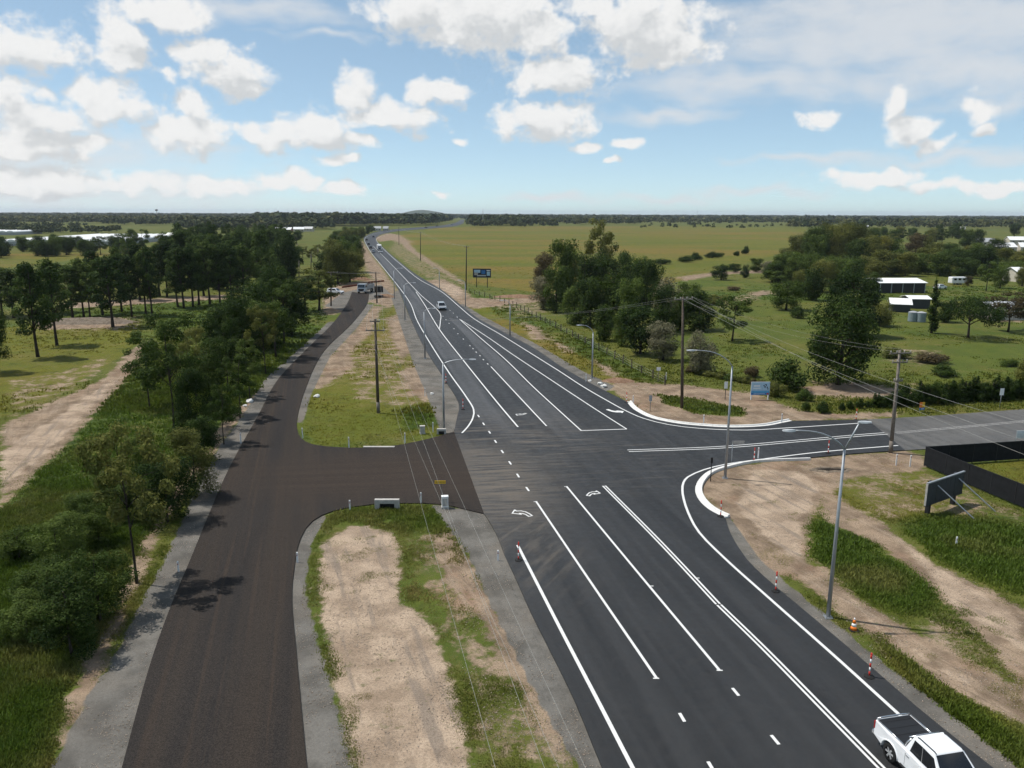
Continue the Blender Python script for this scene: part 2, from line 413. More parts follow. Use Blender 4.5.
M['wall_cream'] = simple('cream_wall', (.50, .46, .38), .8, .2, var=.1)
M['wall_brick'] = simple('brown_brick_wall', (.22, .11, .075), .85, .2, var=.25)
M['tank'] = simple('grey_green_tank', (.20, .25, .27), .5, .4)
M['shadecloth'] = simple('black_shade_cloth', (.013, .014, .016), .85, .2, var=.3, scale=2)
M['rust'] = simple('rusty_steel', (.20, .07, .04), .85, .2, var=.3)
M['wire'] = simple('weathered_wire', (.30, .30, .28), .7, .2)
def glass():
    k = NM('car_glass'); k.b.inputs['Coat Weight'].default_value = .5
    return k.done((.006, .007, .009), .06, .6)
M['glass'] = glass()
# ------------------------------------------------------------------ outlines on the ground, from pixels of the photograph
def gpoly(pts): return np.array([G2(*p) for p in pts])
def smooth_line(pts, step=1.2):
    """Catmull-Rom through ground points"""
    P_ = [np.array(p, float) for p in pts]; out = []
    Q = [2 * P_[0] - P_[1]] + P_ + [2 * P_[-1] - P_[-2]]
    for i in range(1, len(Q) - 2):
        p0, p1, p2, p3 = Q[i-1:i+3]
        t1 = max(np.linalg.norm(p1 - p0), 1e-3) ** .5; t2 = max(np.linalg.norm(p2 - p1), 1e-3) ** .5; t3 = max(np.linalg.norm(p3 - p2), 1e-3) ** .5
        m1 = (p1 - p0) / t1 - (p2 - p0) / (t1 + t2) + (p2 - p1) / t2
        m2 = (p2 - p1) / t2 - (p3 - p1) / (t2 + t3) + (p3 - p2) / t3
        m1 *= t2; m2 *= t2
        n = max(2, min(24, int(np.linalg.norm(p2 - p1) / step)))
        for k in range(n):
            u = k / n; u2 = u * u; u3 = u2 * u
            out.append((2*u3 - 3*u2 + 1) * p1 + (u3 - 2*u2 + u) * m1 + (-2*u3 + 3*u2) * p2 + (u3 - u2) * m2)
    out.append(P_[-1]); return np.array(out)
def sline(px, step=1.2): return smooth_line([G2(*p) for p in px], step)

LEFT_S = [(640,850),(602,768),(575,702),(547,645),(530,611),(515,577),(505,556),(498,538),(490,523),(484,514)]
LEFT_N = [(454,432),(457,418),(459,405),(445,380),(424,347),(409,315),(398,289),(384,269),(371,252),(365,243),(363.5,239),(365,236.5),(374,232.6),(391,229.6),(420,227.2),(440,225.5),(452,223.5),(459,221.0),(461,219.5)]
RIGHT_N = [(464,219.5),(464,221.5),(462,224),(452,226.6),(430,228.6),(400,231),(383,234),(377,237),(376,239.7),(385,249),(400,262),(417,275),(441,289.5),(460,304.5),(479,319),(502,331.5),(534,348.5),(560,366),(583,379.5),(607,392),(627,402)]
KERB_N = [(627,402),(629,405),(635,410.5),(651,418.3),(676,423.6),(701,426.2),(731,427.8),(766,426.3),(781,423.5),(792,421.3)]
FAR_SIDE = [(792,421.3),(830,420.6),(867,419.8)]
NEAR_SIDE = [(905,450.5),(860,453.5),(808,458.2)]
KERB_S = [(808,458.2),(754,460.5),(726,466),(710,471),(700,479),(695.5,488),(697,497),(704,506),(714,513),(725,518)]
RIGHT_S = [(725,518),(730,533),(747,560),(764,577),(815,620),(876,672),(916,707),(992,768),(1100,850)]
hw = np.vstack([sline(LEFT_S), sline(LEFT_N), sline(RIGHT_N)[:-1], sline(KERB_N, .6)[:-1], sline(FAR_SIDE), sline(NEAR_SIDE)[:-1], sline(KERB_S, .6)[:-1], sline(RIGHT_S)])
OLD_SIDE = np.vstack([gpoly([(905,450.5),(867,419.8)]), gpoly([(926,416.5),(1024,409.5),(1120,401)]), gpoly([(1200,428),(1024,441.5),(960,447.5)])])
SV_LEFT = [(100,850),(122,768),(152,659),(175,596),(187,568),(228,471),(258,416),(277,381),(306,350),(334,322),(348,302),(352,292)]
SV_RIGHT_N = [(369,294),(367,304),(351.5,324),(323.5,352),(304,393),(297,420),(297,428),(301,438),(313,444.8),(351,448),(390,446.5),(425,440),(454,432)]
SV_RIGHT_S = [(484,514),(440,504.5),(400,503.5),(374,504.5),(334,511),(313,521),(301,538),(294,570),(292,600),(296,649),(307,768),(316,850)]
sv = np.vstack([sline(SV_LEFT), sline(SV_RIGHT_N), sline(SV_RIGHT_S)])
def coarse(poly, tol):
    out = [poly[0]]; last = None
    for i in range(1, len(poly) - 1):
        d = np.linalg.norm(poly[i] - out[-1]); a = poly[i] - out[-1]; b = poly[i + 1] - poly[i]
        turn = abs(a[0] * b[1] - a[1] * b[0]) / (np.linalg.norm(a) * np.linalg.norm(b) + 1e-9)
        if turn * d > tol or d > 45: out.append(poly[i])
    out.append(poly[-1]); return np.array(out)
HWC, SVC = coarse(hw, .12), coarse(sv, .12)


def poly_sd(X, Y, poly):
    """signed distance to a polygon, positive inside"""
    A = np.asarray(poly, float); B = np.roll(A, -1, 0); E = B - A; L = (E ** 2).sum(1) + 1e-12
    if X.size < 400:
        wx = X[:, None] - A[None, :, 0]; wy = Y[:, None] - A[None, :, 1]; t = np.clip((wx * E[:, 0] + wy * E[:, 1]) / L, 0, 1)
        d2 = ((wx - E[:, 0] * t) ** 2 + (wy - E[:, 1] * t) ** 2).min(1)
        c = ((A[:, 1] > Y[:, None]) != (B[:, 1] > Y[:, None])) & (X[:, None] < E[:, 0] * wy / np.where(E[:, 1] == 0, 1e-12, E[:, 1]) + A[:, 0])
        ins = (c.sum(1) % 2) == 1
    else:
        d2 = np.full(X.shape, 1e18); ins = np.zeros(X.shape, bool)
        for i in range(len(A)):
            wx, wy = X - A[i, 0], Y - A[i, 1]
            t = np.clip((wx * E[i, 0] + wy * E[i, 1]) / L[i], 0, 1)
            np.minimum(d2, (wx - E[i, 0] * t) ** 2 + (wy - E[i, 1] * t) ** 2, out=d2)
            if E[i, 1] != 0: ins ^= ((A[i, 1] > Y) != (B[i, 1] > Y)) & (wx < E[i, 0] * wy / E[i, 1])
    d = np.sqrt(d2); return np.where(ins, d, -d)
def sd_in_box(X, Y, poly, margin):
    lo = poly.min(0) - margin; hi = poly.max(0) + margin
    sel = (X > lo[0]) & (X < hi[0]) & (Y > lo[1]) & (Y < hi[1]); out = np.full(X.shape, -1e6)
    if sel.any(): out[sel] = poly_sd(X[sel], Y[sel], poly)
    return out
def vnoise(x, y, seed=0):
    xi = np.floor(x).astype(np.int64); yi = np.floor(y).astype(np.int64); xf = x - xi; yf = y - yi
    def h(a, b):
        v = (a * 374761393 + b * 668265263 + seed * 982451653) & 0xffffffff
        v = ((v ^ (v >> 13)) * 1274126177) & 0xffffffff
        return ((v ^ (v >> 16)) & 0xffff) / 65535.0
    u = xf * xf * (3 - 2 * xf); v = yf * yf * (3 - 2 * yf)
    return (h(xi, yi) * (1 - u) + h(xi + 1, yi) * u) * (1 - v) + (h(xi, yi + 1) * (1 - u) + h(xi + 1, yi + 1) * u) * v
def fbm(x, y, s, o=4, seed=0):
    r = 0; a = .5; t = 0
    for k in range(o):
        r = r + a * vnoise(x / s + 17 * k, y / s - 9 * k, seed + k); t += a; a *= .5; s *= .5
    return r / t

# zones: what covers the ground where (bare earth, gravel, tall dark green, dry yellow, pale sand)
Z = {
 'dirt': [
  [(428,535),(455,530),(480,570),(505,615),(530,660),(560,720),(575,768),(560,768),(530,710),(500,660),(470,610),(440,575)],
  [(395,372),(425,362),(440,392),(425,402),(408,395)], [(310,385),(326,358),(352,330),(372,306),(384,306),(372,332),(352,352),(358,362),(345,374),(318,390)], [(385,318),(402,312),(418,350),(400,365),(390,340)],
  [(322,300),(335,283),(372,280),(392,290),(400,302),(388,308),(368,302),(345,312),(322,316)],
  [(384,270),(371,253),(364,242),(357,238),(360,252),(366,270),(374,285),(392,296),(399,291)],
  [(0,425),(38,408),(104,378),(128,352),(152,338),(150,350),(128,378),(70,442),(15,494),(0,508)],
  [(35,321),(110,316),(138,322),(120,328),(40,330)], [(60,303),(230,294.5),(232,299),(60,309)],
  [(132,600),(160,530),(196,480),(235,425),(270,385),(268,380),(225,418),(180,478),(142,540),(105,620),(70,690),(50,768),(62,768),(100,690)],
  [(725,517),(695,490),(702,477),(726,466),(810,458),(905,450),(926,456),(926,470),(880,474),(846,480),(818,508),(808,535),(812,560),(860,596),(900,625),(870,624),(835,605),(790,575),(765,578),(748,560)],
  [(812,556),(850,590),(905,625),(965,658),(1024,688),(1100,720),(1100,780),(1024,725),(950,690),(890,650),(830,608)],
  [(815,480),(842,500),(885,522),(930,560),(1024,606),(1100,640),(1100,720),(1024,690),(990,650),(945,600),(885,548),(825,520)],
  [(605,386),(618,378),(640,382),(690,385),(760,395),(800,410),(840,413),(900,411),(895,417),(860,419),(792,421),(740,427),(690,425),(650,418),(630,404)],
  [(520,321),(540,328),(552,340),(535,340)], [(590,358),(612,368),(618,378),(606,376)], [(556,340),(575,350),(572,354),(556,346)],
  [(418,281),(445,279),(466,290),(472,298),(510,299),(560,293),(560,299),(500,306),(470,309),(455,303),(438,290)],
  [(398,238),(404,248),(424,262),(444,274),(462,285),(466,283),(446,270),(418,252),(406,240)],
  [(372,238),(388,233),(400,235),(412,242),(404,246),(392,240),(380,242)],
  [(676,277),(720,271.5),(800,269),(800,271.5),(724,274.5),(684,281)],
  [(798,386),(850,381),(918,391),(908,400),(850,397),(806,394)],
  [(985,303),(1024,300),(1100,300),(1100,306),(985,307)], [(748,293),(768,290),(775,294),(755,297)], [(968,312),(1010,316),(1024,322),(1000,322)],
 ],
 'sand': [
  [(349,524),(392,530),(402,555),(398,595),(430,622),(446,660),(455,690),(474,768),(490,850),(360,850),(352,768),(335,700),(325,640),(318,580),(322,545)],
  [(755,470),(800,470),(820,490),(800,520),(800,560),(770,540),(735,505)], [(830,580),(900,640),(1000,700),(960,680),(880,630)],
  [(900,540),(960,580),(1024,620),(1024,650),(960,610)], [(0,450),(60,415),(110,380),(118,380),(60,440),(0,490)], [(430,283),(450,283),(465,292),(455,298)],
 ],
 'gravel': [
  [(122,768),(152,659),(187,568),(228,471),(259,415),(277,380),(306,350),(334,322),(330,322),(300,350),(268,378),(246,415),(212,462),(170,560),(148,600),(112,675),(84,768),(60,850),(100,850)],
  [(307,768),(296,649),(293,575),(301,537),(313,520),(322,517),(306,545),(299,590),(313,649),(326,695),(343,768),(356,850),(318,850)],
  [(436,506),(484,514),(505,556),(547,645),(602,768),(640,850),(610,850),(588,768),(556,716),(520,650),(492,595),(474,555),(448,520)],
  [(454,432),(459,405),(445,380),(424,347),(405,310),(398,290),(392,296),(404,330),(415,362),(431,398),(444,432)],
  [(304,393),(323,352),(351,324),(367,304),(372,304.5),(356,327),(328,356),(308,395),(300,422)],
  [(602,392),(573,374.5),(534,350),(502,333),(479,320.5),(460,306),(462,304),(481,316),(505,328.5),(540,347),(580,371),(612,386)],
  [(725,517),(730,533),(747,560),(764,577),(815,620),(876,672),(916,707),(992,768),(1100,850),(1130,850),(1012,768),(930,702),(884,668),(826,620),(778,580),(752,556)],
  [(326,306),(345,292),(380,285),(392,296),(368,300),(350,312)], [(84,768),(112,680),(106,676),(60,768),(30,850),(55,850)],
 ],
 'lush': [
  [(0,508),(15,494),(128,378),(150,345),(190,322),(330,306),(326,322),(285,372),(240,420),(160,525),(118,600),(62,700),(40,768),(0,850),(-120,850),(-120,540)],
  [(822,513),(850,528),(930,578),(990,622),(995,642),(930,622),(850,588),(812,560),(808,530)], [(868,628),(905,648),(1024,742),(1100,800),(1100,850),(1010,768),(925,702)],
  [(892,520),(930,514),(1024,516),(1100,518),(1100,610),(1024,592),(955,566)],
  [(470,292),(500,301),(545,318),(600,346),(662,384),(656,391),(600,366),(545,338),(500,316)], [(660,395),(692,399),(742,409),(746,417),(700,413),(665,403)],
  [(430,538),(450,520),(466,545),(480,575),(492,600),(486,600),(455,565)],
  [(60,302),(230,298),(240,320),(150,330),(60,318)], [(700,290),(1024,285),(1024,300),(700,300)], [(400,408),(440,402),(446,424),(405,432)],
 ],
 'dry': [
  [(396,236),(436,228),(470,226.3),(620,226.3),(808,227.5),(794,250),(700,276),(640,290),(540,293),(470,284),(430,262)], [(-80,332),(140,320),(132,350),(40,405),(-80,440)],
  [(452,302),(500,329),(560,362),(604,388),(640,386),(560,338),(520,318),(478,300)], [(308,395),(330,360),(370,330),(400,300),(410,310),(450,400),(450,432),(320,446),(302,430)],
  [(970,465),(1100,452),(1100,520),(1024,492)], [(800,470),(925,470),(960,500),(900,520),(850,510)], [(357,240),(363,262),(372,284),(362,282),(352,262)], [(-60,256),(140,243),(140,252),(-60,276)], [(880,640),(1000,720),(1024,768),(1000,768),(900,680)],
 ],
}
Z['patchy'] = [
  [(815,470),(925,452),(925,468),(968,486),(1040,516),(1100,530),(1100,560),(1024,525),(930,516),(890,524),(850,505)],
  [(400,540),(455,520),(490,580),(530,660),(580,768),(470,768),(452,680),(430,622)], [(300,590),(322,545),(330,640),(352,768),(340,768),(312,650)],
  [(330,360),(400,320),(420,360),(440,400),(400,410),(350,400)], [(0,380),(60,370),(120,350),(110,372),(40,410),(0,430)], [(770,585),(830,610),(900,650),(960,700),(920,690),(840,640)],
  [(940,600),(1024,640),(1100,700),(1100,760),(1024,740),(930,670),(880,640)], [(395,238),(430,262),(470,286),(440,290),(415,276),(384,250)], [(356,240),(363,262),(374,286),(362,284),(352,262)],
  [(600,384),(640,380),(760,392),(800,408),(760,398),(690,388),(640,386)], [(870,345),(950,350),(940,368),(880,362)], [(800,378),(925,382),(920,402),(800,400)], [(60,318),(150,314),(150,332),(60,332)], [(700,300),(760,290),(770,300),(720,310)],
  [(40,768),(62,700),(118,605),(140,560),(150,560),(128,620),(95,690),(70,768)], [(470,303),(545,300),(560,312),(520,318)]]
Z['green'] = [[(660,395),(692,399),(742,408),(746,417),(700,414),(665,404)], [(322,516),(345,508),(442,506),(452,526),(400,532),(340,526)]]
ZP = {k: [gpoly(p) for p in v] for k, v in Z.items()}
def zones(X, Y):
    z = {k: zone(X, Y, k) for k in ZP}
    z['dirt'] = np.maximum(z['dirt'], z['patchy'] * .5) * (1 - z['green']); z['lush'] = np.maximum(z['lush'], z['green'] * .45)
    return z
def zone(X, Y, key):
    m_ = np.zeros(X.shape)
    for p in ZP[key]:
        soft = max(.22, .011 * abs(p[:, 1]).min() * (1.0 if key != 'gravel' else .45))
        if key in ('dry', 'lush'): soft *= 1.8
        if key in ('sand', 'dirt', 'patchy'): soft = soft * 1.5 + .45
        s = sd_in_box(X, Y, p, soft * 3 + .5)
        if key == 'gravel': s = s + .35
        m_ = np.maximum(m_, np.clip(.5 + s / (2 * soft), 0, 1))
    return m_

xs = [0.0]
while xs[-1] < 16000: xs.append(xs[-1] + (0.5 if xs[-1] < 62 else max(.5, (xs[-1] - 62) * .045 + .5)))
xs = np.array([-x for x in xs[:0:-1]] + xs)
ys = [10.0]
while ys[-1] < 16000: ys.append(ys[-1] + (0.45 if ys[-1] < 110 else .45 + (ys[-1] - 110) * .02))
ys = np.array([-4000, -600, -150, -40, -10, 0] + ys)
GX, GY = np.meshgrid(xs, ys); fx = GX.ravel(); fy = GY.ravel()
zon = zones(fx, fy)
road_d = np.maximum(np.maximum(sd_in_box(fx, fy, HWC, 12), sd_in_box(fx, fy, SVC, 12)), sd_in_box(fx, fy, OLD_SIDE, 12))
off_road = np.clip((-road_d - .6) / 5.0, 0, 1)
def ground_height(x, y, off): return -.03 + off * ((fbm(x, y, 9.0, 4, 3) - .5) * .34 * np.clip(1 - np.hypot(x, y) / 900, 0, 1))
fz = ground_height(fx, fy, off_road)
nr, nc = GX.shape
idx = np.arange(nr * nc).reshape(nr, nc)
quads = np.stack([idx[:-1, :-1], idx[:-1, 1:], idx[1:, 1:], idx[1:, :-1]], -1).reshape(-1, 4)
def np_mesh(name, co, faces, attrs=None):
    me = bpy.data.meshes.new(name); k = faces.shape[1]
    me.vertices.add(len(co)); me.vertices.foreach_set('co', np.ascontiguousarray(co, np.float32).ravel())
    me.loops.add(faces.size); me.loops.foreach_set('vertex_index', faces.astype(np.int32).ravel())
    me.polygons.add(len(faces)); me.polygons.foreach_set('loop_start', np.arange(0, faces.size, k, dtype=np.int32))
    me.update(calc_edges=True)
    for n, a in (attrs or {}).items():
        at = me.attributes.new(n, 'FLOAT_COLOR', 'POINT'); at.data.foreach_set('color', np.ascontiguousarray(a, np.float32).ravel())
    return me
def rgba(*ch):
    n = len(ch[0]); a = np.ones((n, 4), np.float32)
    for i, c in enumerate(ch): a[:, i] = c
    return a
gm = np_mesh('ground', np.stack([fx, fy, fz], 1), quads, {'zone_a': rgba(zon['dirt'], zon['gravel'], zon['lush']), 'zone_b': rgba(zon['dry'], zon['sand'], np.zeros(len(fx)))})
gm.shade_smooth()
def ground_mat():
    k = NM('grass_and_earth')
    za = k.sep(k.attr('zone_a')); zb = k.sep(k.attr('zone_b'))
    n_big = k.noise(.012, 5, .6); n_mid = k.noise(.16, 6, .65); n_fine = k.noise(1.9, 6, .7); n_tiny = k.noise(11, 4, .75); n_blk = k.noise(.45, 6, .6)
    edge = k.math('SUBTRACT', k.math('ADD', k.math('MULTIPLY', n_fine, .6), k.math('MULTIPLY', n_blk, .7)), .65)
    def msk(v, amp=.9, a=.4, b=.62): return k.rng(k.math('ADD', v, k.math('MULTIPLY', edge, amp)), a, b)
    g = k.mix(k.rng(n_mid, .35, .65), (.062, .094, .015), (.105, .128, .021))
    g = k.mix(k.math('MULTIPLY', k.rng(n_big, .42, .62), .6), g, (.130, .122, .024))
    far_row = k.noise(.0035, 6, .68, (1.0, 1.7, 1)); far_row2 = k.noise(.016, 5, .6, (.35, 1.4, 1))
    dry = k.mix(k.rng(far_row, .43, .57), (.128, .132, .016), (.190, .128, .028))
    dry = k.mix(k.math('MULTIPLY', k.rng(far_row2, .48, .58), .75), dry, (.098, .116, .015))
    dry = k.mix(k.math('MULTIPLY', k.rng(n_blk, .45, .7), .6), dry, (.098, .124, .015))
    g = k.mix(msk(zb[0], .8), g, dry)
    lush = k.mix(k.rng(n_blk, .35, .65), (.036, .066, .009), (.082, .122, .015))
    g = k.mix(msk(za[2], .9), g, lush)
    n_pat = k.noise(.055, 6, .7); n_sp = k.noise(.32, 5, .75)
    g = k.mix(k.math('MULTIPLY', k.rng(n_pat, .47, .62), .4), g, (.150, .124, .030))
    g = k.mix(k.math('MULTIPLY', k.rng(n_sp, .53, .64), .5), g, (.036, .054, .012))
    g = k.mix(k.math('MULTIPLY', k.math('MULTIPLY', k.rng(n_sp, .47, .38), k.rng(n_pat, .44, .56)), .45), g, (.21, .168, .065))
    g = k.mix(k.math('MULTIPLY', k.rng(n_fine, .48, .78), .35), g, (.145, .12, .04))
    g = k.mix(k.rng(n_tiny, .32, .7), k.mix(.40, g, (.035, .040, .012)), g)
    dirt = k.mix(k.rng(n_blk, .36, .64), (.165, .118, .080), (.325, .240, .165))
    dirt = k.mix(k.math('MULTIPLY', k.rng(n_mid, .5, .7), .5), dirt, (.235, .130, .082))
    track = k.noise(.6, 5, .6, (2.2, .18, 1, ROADROT * 1.6))
    dirt = k.mix(k.math('MULTIPLY', k.rng(track, .48, .72), .45), dirt, (.40, .315, .23))
    rut = k.noise(1.1, 4, .6, (3.0, .12, 1, ROADROT * 2.4)); dirt = k.mix(k.math('MULTIPLY', k.rng(rut, .54, .66), .5), dirt, (.15, .11, .078))
    sand = k.mix(k.rng(n_blk, .36, .64), (.285, .212, .150), (.450, .345, .250))
    sand = k.mix(k.math('MULTIPLY', k.rng(track, .5, .66), .7), sand, (.20, .165, .135))
    sand = k.mix(k.math('MULTIPLY', k.rng(n_fine, .55, .72), .45), sand, (.19, .15, .115))
    dirt = k.mix(msk(zb[1], .8), dirt, sand)
    dirt = k.mix(k.rng(n_tiny, .3, .62), k.mix(.5, dirt, (.085, .066, .048)), dirt)
    weed = k.math('MULTIPLY', k.rng(n_fine, .56, .70), k.rng(n_mid, .42, .60))
    dirt = k.mix(k.math('MULTIPLY', weed, .75), dirt, (.100, .110, .035))
    md = k.math('MAXIMUM', msk(za[0], 1.5, .40, .66), msk(zb[1], 1.5, .40, .66))
    c = k.mix(md, g, dirt)
    grav = k.mix(k.rng(n_blk, .36, .64), (.105, .098, .086), (.180, .169, .150))
    grav = k.mix(k.math('MULTIPLY', k.rng(n_mid, .45, .65), .5), grav, (.205, .178, .145))
    grav = k.mix(k.rng(n_tiny, .3, .7), k.mix(.4, grav, (.06, .057, .052)), grav)
    c = k.mix(msk(za[1], .45), c, grav)
    h = k.math('ADD', k.math('MULTIPLY', n_fine, .5), k.math('MULTIPLY', n_tiny, .35))
    return k.done(c, .95, .12, h, .9, .09)
M['ground'] = ground_mat()
gm.materials.append(M['ground'])
ground = link_mesh('ground', gm); tag(ground, kind='structure')

def gz(x, y):
    X = np.array([x]); Y = np.array([y])
    rd = max(sd_in_box(X, Y, HWC, 12)[0], sd_in_box(X, Y, SVC, 12)[0], sd_in_box(X, Y, OLD_SIDE, 12)[0])
    if rd > 0: return .03
    return float(ground_height(X, Y, np.clip((-np.array([rd]) - .6) / 5.0, 0, 1))[0])
def GP(px, py):
    p = G(px, py); return Vector((p.x, p.y, gz(p.x, p.y)))

def slab(name, poly, z, mat, depth=.12):
    mb = MB(); top = [(p[0], p[1], z) for p in poly]; n = len(top)
    mb.v = top + [(p[0], p[1], z - depth) for p in poly]
    mb.f = [tuple(range(n))] + [(i, (i + 1) % n, n + (i + 1) % n, n + i) for i in range(n)]
    me = bpy.data.meshes.new(name); me.from_pydata(mb.v, [], mb.f); me.update()
    bm = bmesh.new(); bm.from_mesh(me); bmesh.ops.recalc_face_normals(bm, faces=bm.faces); bmesh.ops.triangulate(bm, faces=bm.faces); bm.to_mesh(me); bm.free()
    top_up = sum(p.normal.z * p.area for p in me.polygons)
    if top_up < 0: me.flip_normals()
    me.materials.append(mat)
    return link_mesh(name, me)
ZH, ZS, ZO = .055, .047, .040
highway = tag(slab('highway', hw, ZH, M['asphalt']), 'dark new asphalt highway with its junction mouth', None, None, 'structure')
service_road = tag(slab('service_road', sv, ZS, M['unsealed']), 'brown unsealed service road with its link to the highway', None, None, 'structure')
side_road = tag(slab('side_road', OLD_SIDE, ZO, M['asphalt_old']), 'older grey asphalt side road', None, None, 'structure')

def strip_pts(pts, w):
    pts = np.array(pts, float); d = np.gradient(pts, axis=0); d /= np.linalg.norm(d, axis=1)[:, None] + 1e-9
    n = np.stack([-d[:, 1], d[:, 0]], 1) * w / 2
    return pts + n, pts - n
def strip(name, pts, w, z, mat, parent):
    a, b = strip_pts(pts, w); n = len(a)
    me = bpy.data.meshes.new(name); me.from_pydata([(p[0], p[1], z) for p in a] + [(p[0], p[1], z) for p in b], [], [(n + i, n + i + 1, i + 1, i) for i in range(n - 1)]); me.update()
    if me.polygons[0].normal.z < 0: me.flip_normals()
    me.materials.append(mat); return link_mesh(name, me, parent)
# greyer lanes north of the junction
LINE_L = [(462,433.5),(468,427),(473,418),(473.6,410),(466,397),(449,373),(425,335),(416.6,319.7),(411,305),(402.5,292),(384,268.6),(371,252.5),(366,244),(364.6,240),(366.5,237),(376,233.4),(392,230.6)]
LINE_A = [(416,292),(424,304),(440,330.5),(462,359),(499,405),(518,427.5)]
LINE_B = [(373,246),(384,257),(398.6,272),(409,283),(420,294.5),(440,313.5),(440.3,322),(439.5,329)]
LINE_C = [(491,367),(531,410),(546.5,426.5)]
LINE_D = [(459,319),(479,337),(505.6,360),(534,388),(559,411),(581,431)]
LINE_E = [(459,319),(487,337),(510,353),(549,379),(596,410),(626.5,429.5)]
LINE_F = [(392,233.5),(382,236),(376.5,239),(377,241.5),(386,251.5),(402.5,266),(420,280),(441,291.6),(460,307.5),(474,319),(502.5,336),(534,355.6),(560,372),(583,387),(607,401),(626,411.3),(644,419),(669,425.2),(701,429),(747,430.6),(778,429),(820,426.3),(866,423.3)]
def lane(name, l1, l2):
    def even(l):
        p = sline(l); g = np.concatenate([[0], np.cumsum(np.linalg.norm(np.diff(p, axis=0), axis=1))]); t = np.linspace(0, g[-1], 60)
        return np.stack([np.interp(t, g, p[:, 0]), np.interp(t, g, p[:, 1])], 1)
    a, b = even(l1), even(l2)
    if np.linalg.norm(a[0] - b[0]) > np.linalg.norm(a[0] - b[-1]): b = b[::-1]
    me = bpy.data.meshes.new(name); me.from_pydata([(*p, ZH + .004) for p in a] + [(*p, ZH + .004) for p in b], [], [(i, 60 + i, 61 + i, i + 1) for i in range(59)]); me.update()
    if me.polygons[0].normal.z < 0: me.flip_normals()
    me.materials.append(M['asphalt_grey']); return link_mesh(name, me, highway)
lane('asphalt_lane', [(505,450),(478,418),(455,378),(428,335),(419,319),(404,291),(386,268),(374,253)], [(530,445),(497,406),(461,360),(439,332),(423,305),(414,293),(395,270),(380,254)])
lane('asphalt_lane', [(600,470),(545,424),(492,366),(460,330),(448,318)], [(640,480),(580,431),(533,389),(504,361),(478,338),(459,320)])
ZM = ZH + .009
for ln, wd in ((LINE_L, .17), (LINE_A, .17), (LINE_B, .15), (LINE_C, .15), (LINE_D, .15), (LINE_E, .15), (LINE_F, .17)):
    strip('line_marking', sline(ln), wd, ZM, M['paint'], highway)
strip('line_marking', sline([(580.5,431.2),(627,429.6)]), .17, ZM + .002, M['paint'], highway)
for ln, wd in (([(517.6,546),(560,629),(600,706),(632,768),(676,850)], .19), ([(536,502),(590,582),(657,680)], .15), ([(566.5,487),(640,576),(720,672)], .15)):
    strip('line_marking', sline(ln), wd, ZM, M['paint'], highway)
strip('line_marking', sline([(983,792),(955,766),(896,713),(840,662),(764,594.5),(725.6,560),(699,533),(688,513),(683.5,499),(682.3,490),(683.5,483),(688,477.5),(704,470.3),(726,464.8),(760,460),(820,452.6),(898,446)]), .18, ZM, M['paint'], highway)
def double(px, gap=.24, w=.12, mat='paint', parent=highway, z=ZM):
    pts = sline(px)
    a, b = strip_pts(pts, gap)
    strip('line_marking', a, w, z, M[mat], parent); strip('line_marking', b, w, z, M[mat], parent)
double([(604,486.5),(660,543),(718,605)])
double([(719,605.8),(764,649.5),(835,722),(880,768),(960,850)])
double([(628,451.4),(720,447.9),(800,441.3),(860,435.9),(886,434)], .55, .13)
double([(895,433.3),(960,427.5),(1024,421.5),(1100,413)], .4, .12, 'paint_old', side_road, ZO + .005)
strip('line_marking', sline([(890,446.4),(896,446.2)]), .13, ZO + .005, M['paint_old'], side_road)
def dashes(px, parent=highway, w=.15, L=.9):
    for i, p in enumerate(px):
        q = px[i + 1] if i + 1 < len(px) else px[i - 1]
        a = np.array(G2(*p)); b = np.array(G2(*q)); d = (b - a) / np.linalg.norm(b - a)
        strip('dash_marking', [a - d * L / 2, a, a + d * L / 2], w, ZM, M['paint'], parent)
dashes([(527.5,489.7),(518,476.2),(510,463.5),(502.3,452.2),(495.5,442),(489.5,432.8),(483.6,424.4),(478.5,416.5)], L=.95)
dashes([(443,316.5),(446,320),(449,323.6),(454,329),(458,334),(463.4,339.4),(470,346),(473,349),(476.2,352.5),(480,356),(483.4,360),(487.7,364.3)], L=.85)
dashes([(450,310.6),(453.3,313.3),(457.2,317.3)], L=1.0)
dashes([(682,718.5),(711,768)], L=.62); dashes([(735.5,693),(775,741)], L=.62)
def tick(px, d, parent=highway):
    a = np.array(G2(*px)); strip('tick_marking', [a - [d, 0], a + [d, 0]], .09, ZM + .003, M['paint'], parent)
for t in ((535.5,502.5),(566,487.3),(604,487),(656,679.5),(719.5,671.5),(697,579),(651,587)): tick(t, .15)
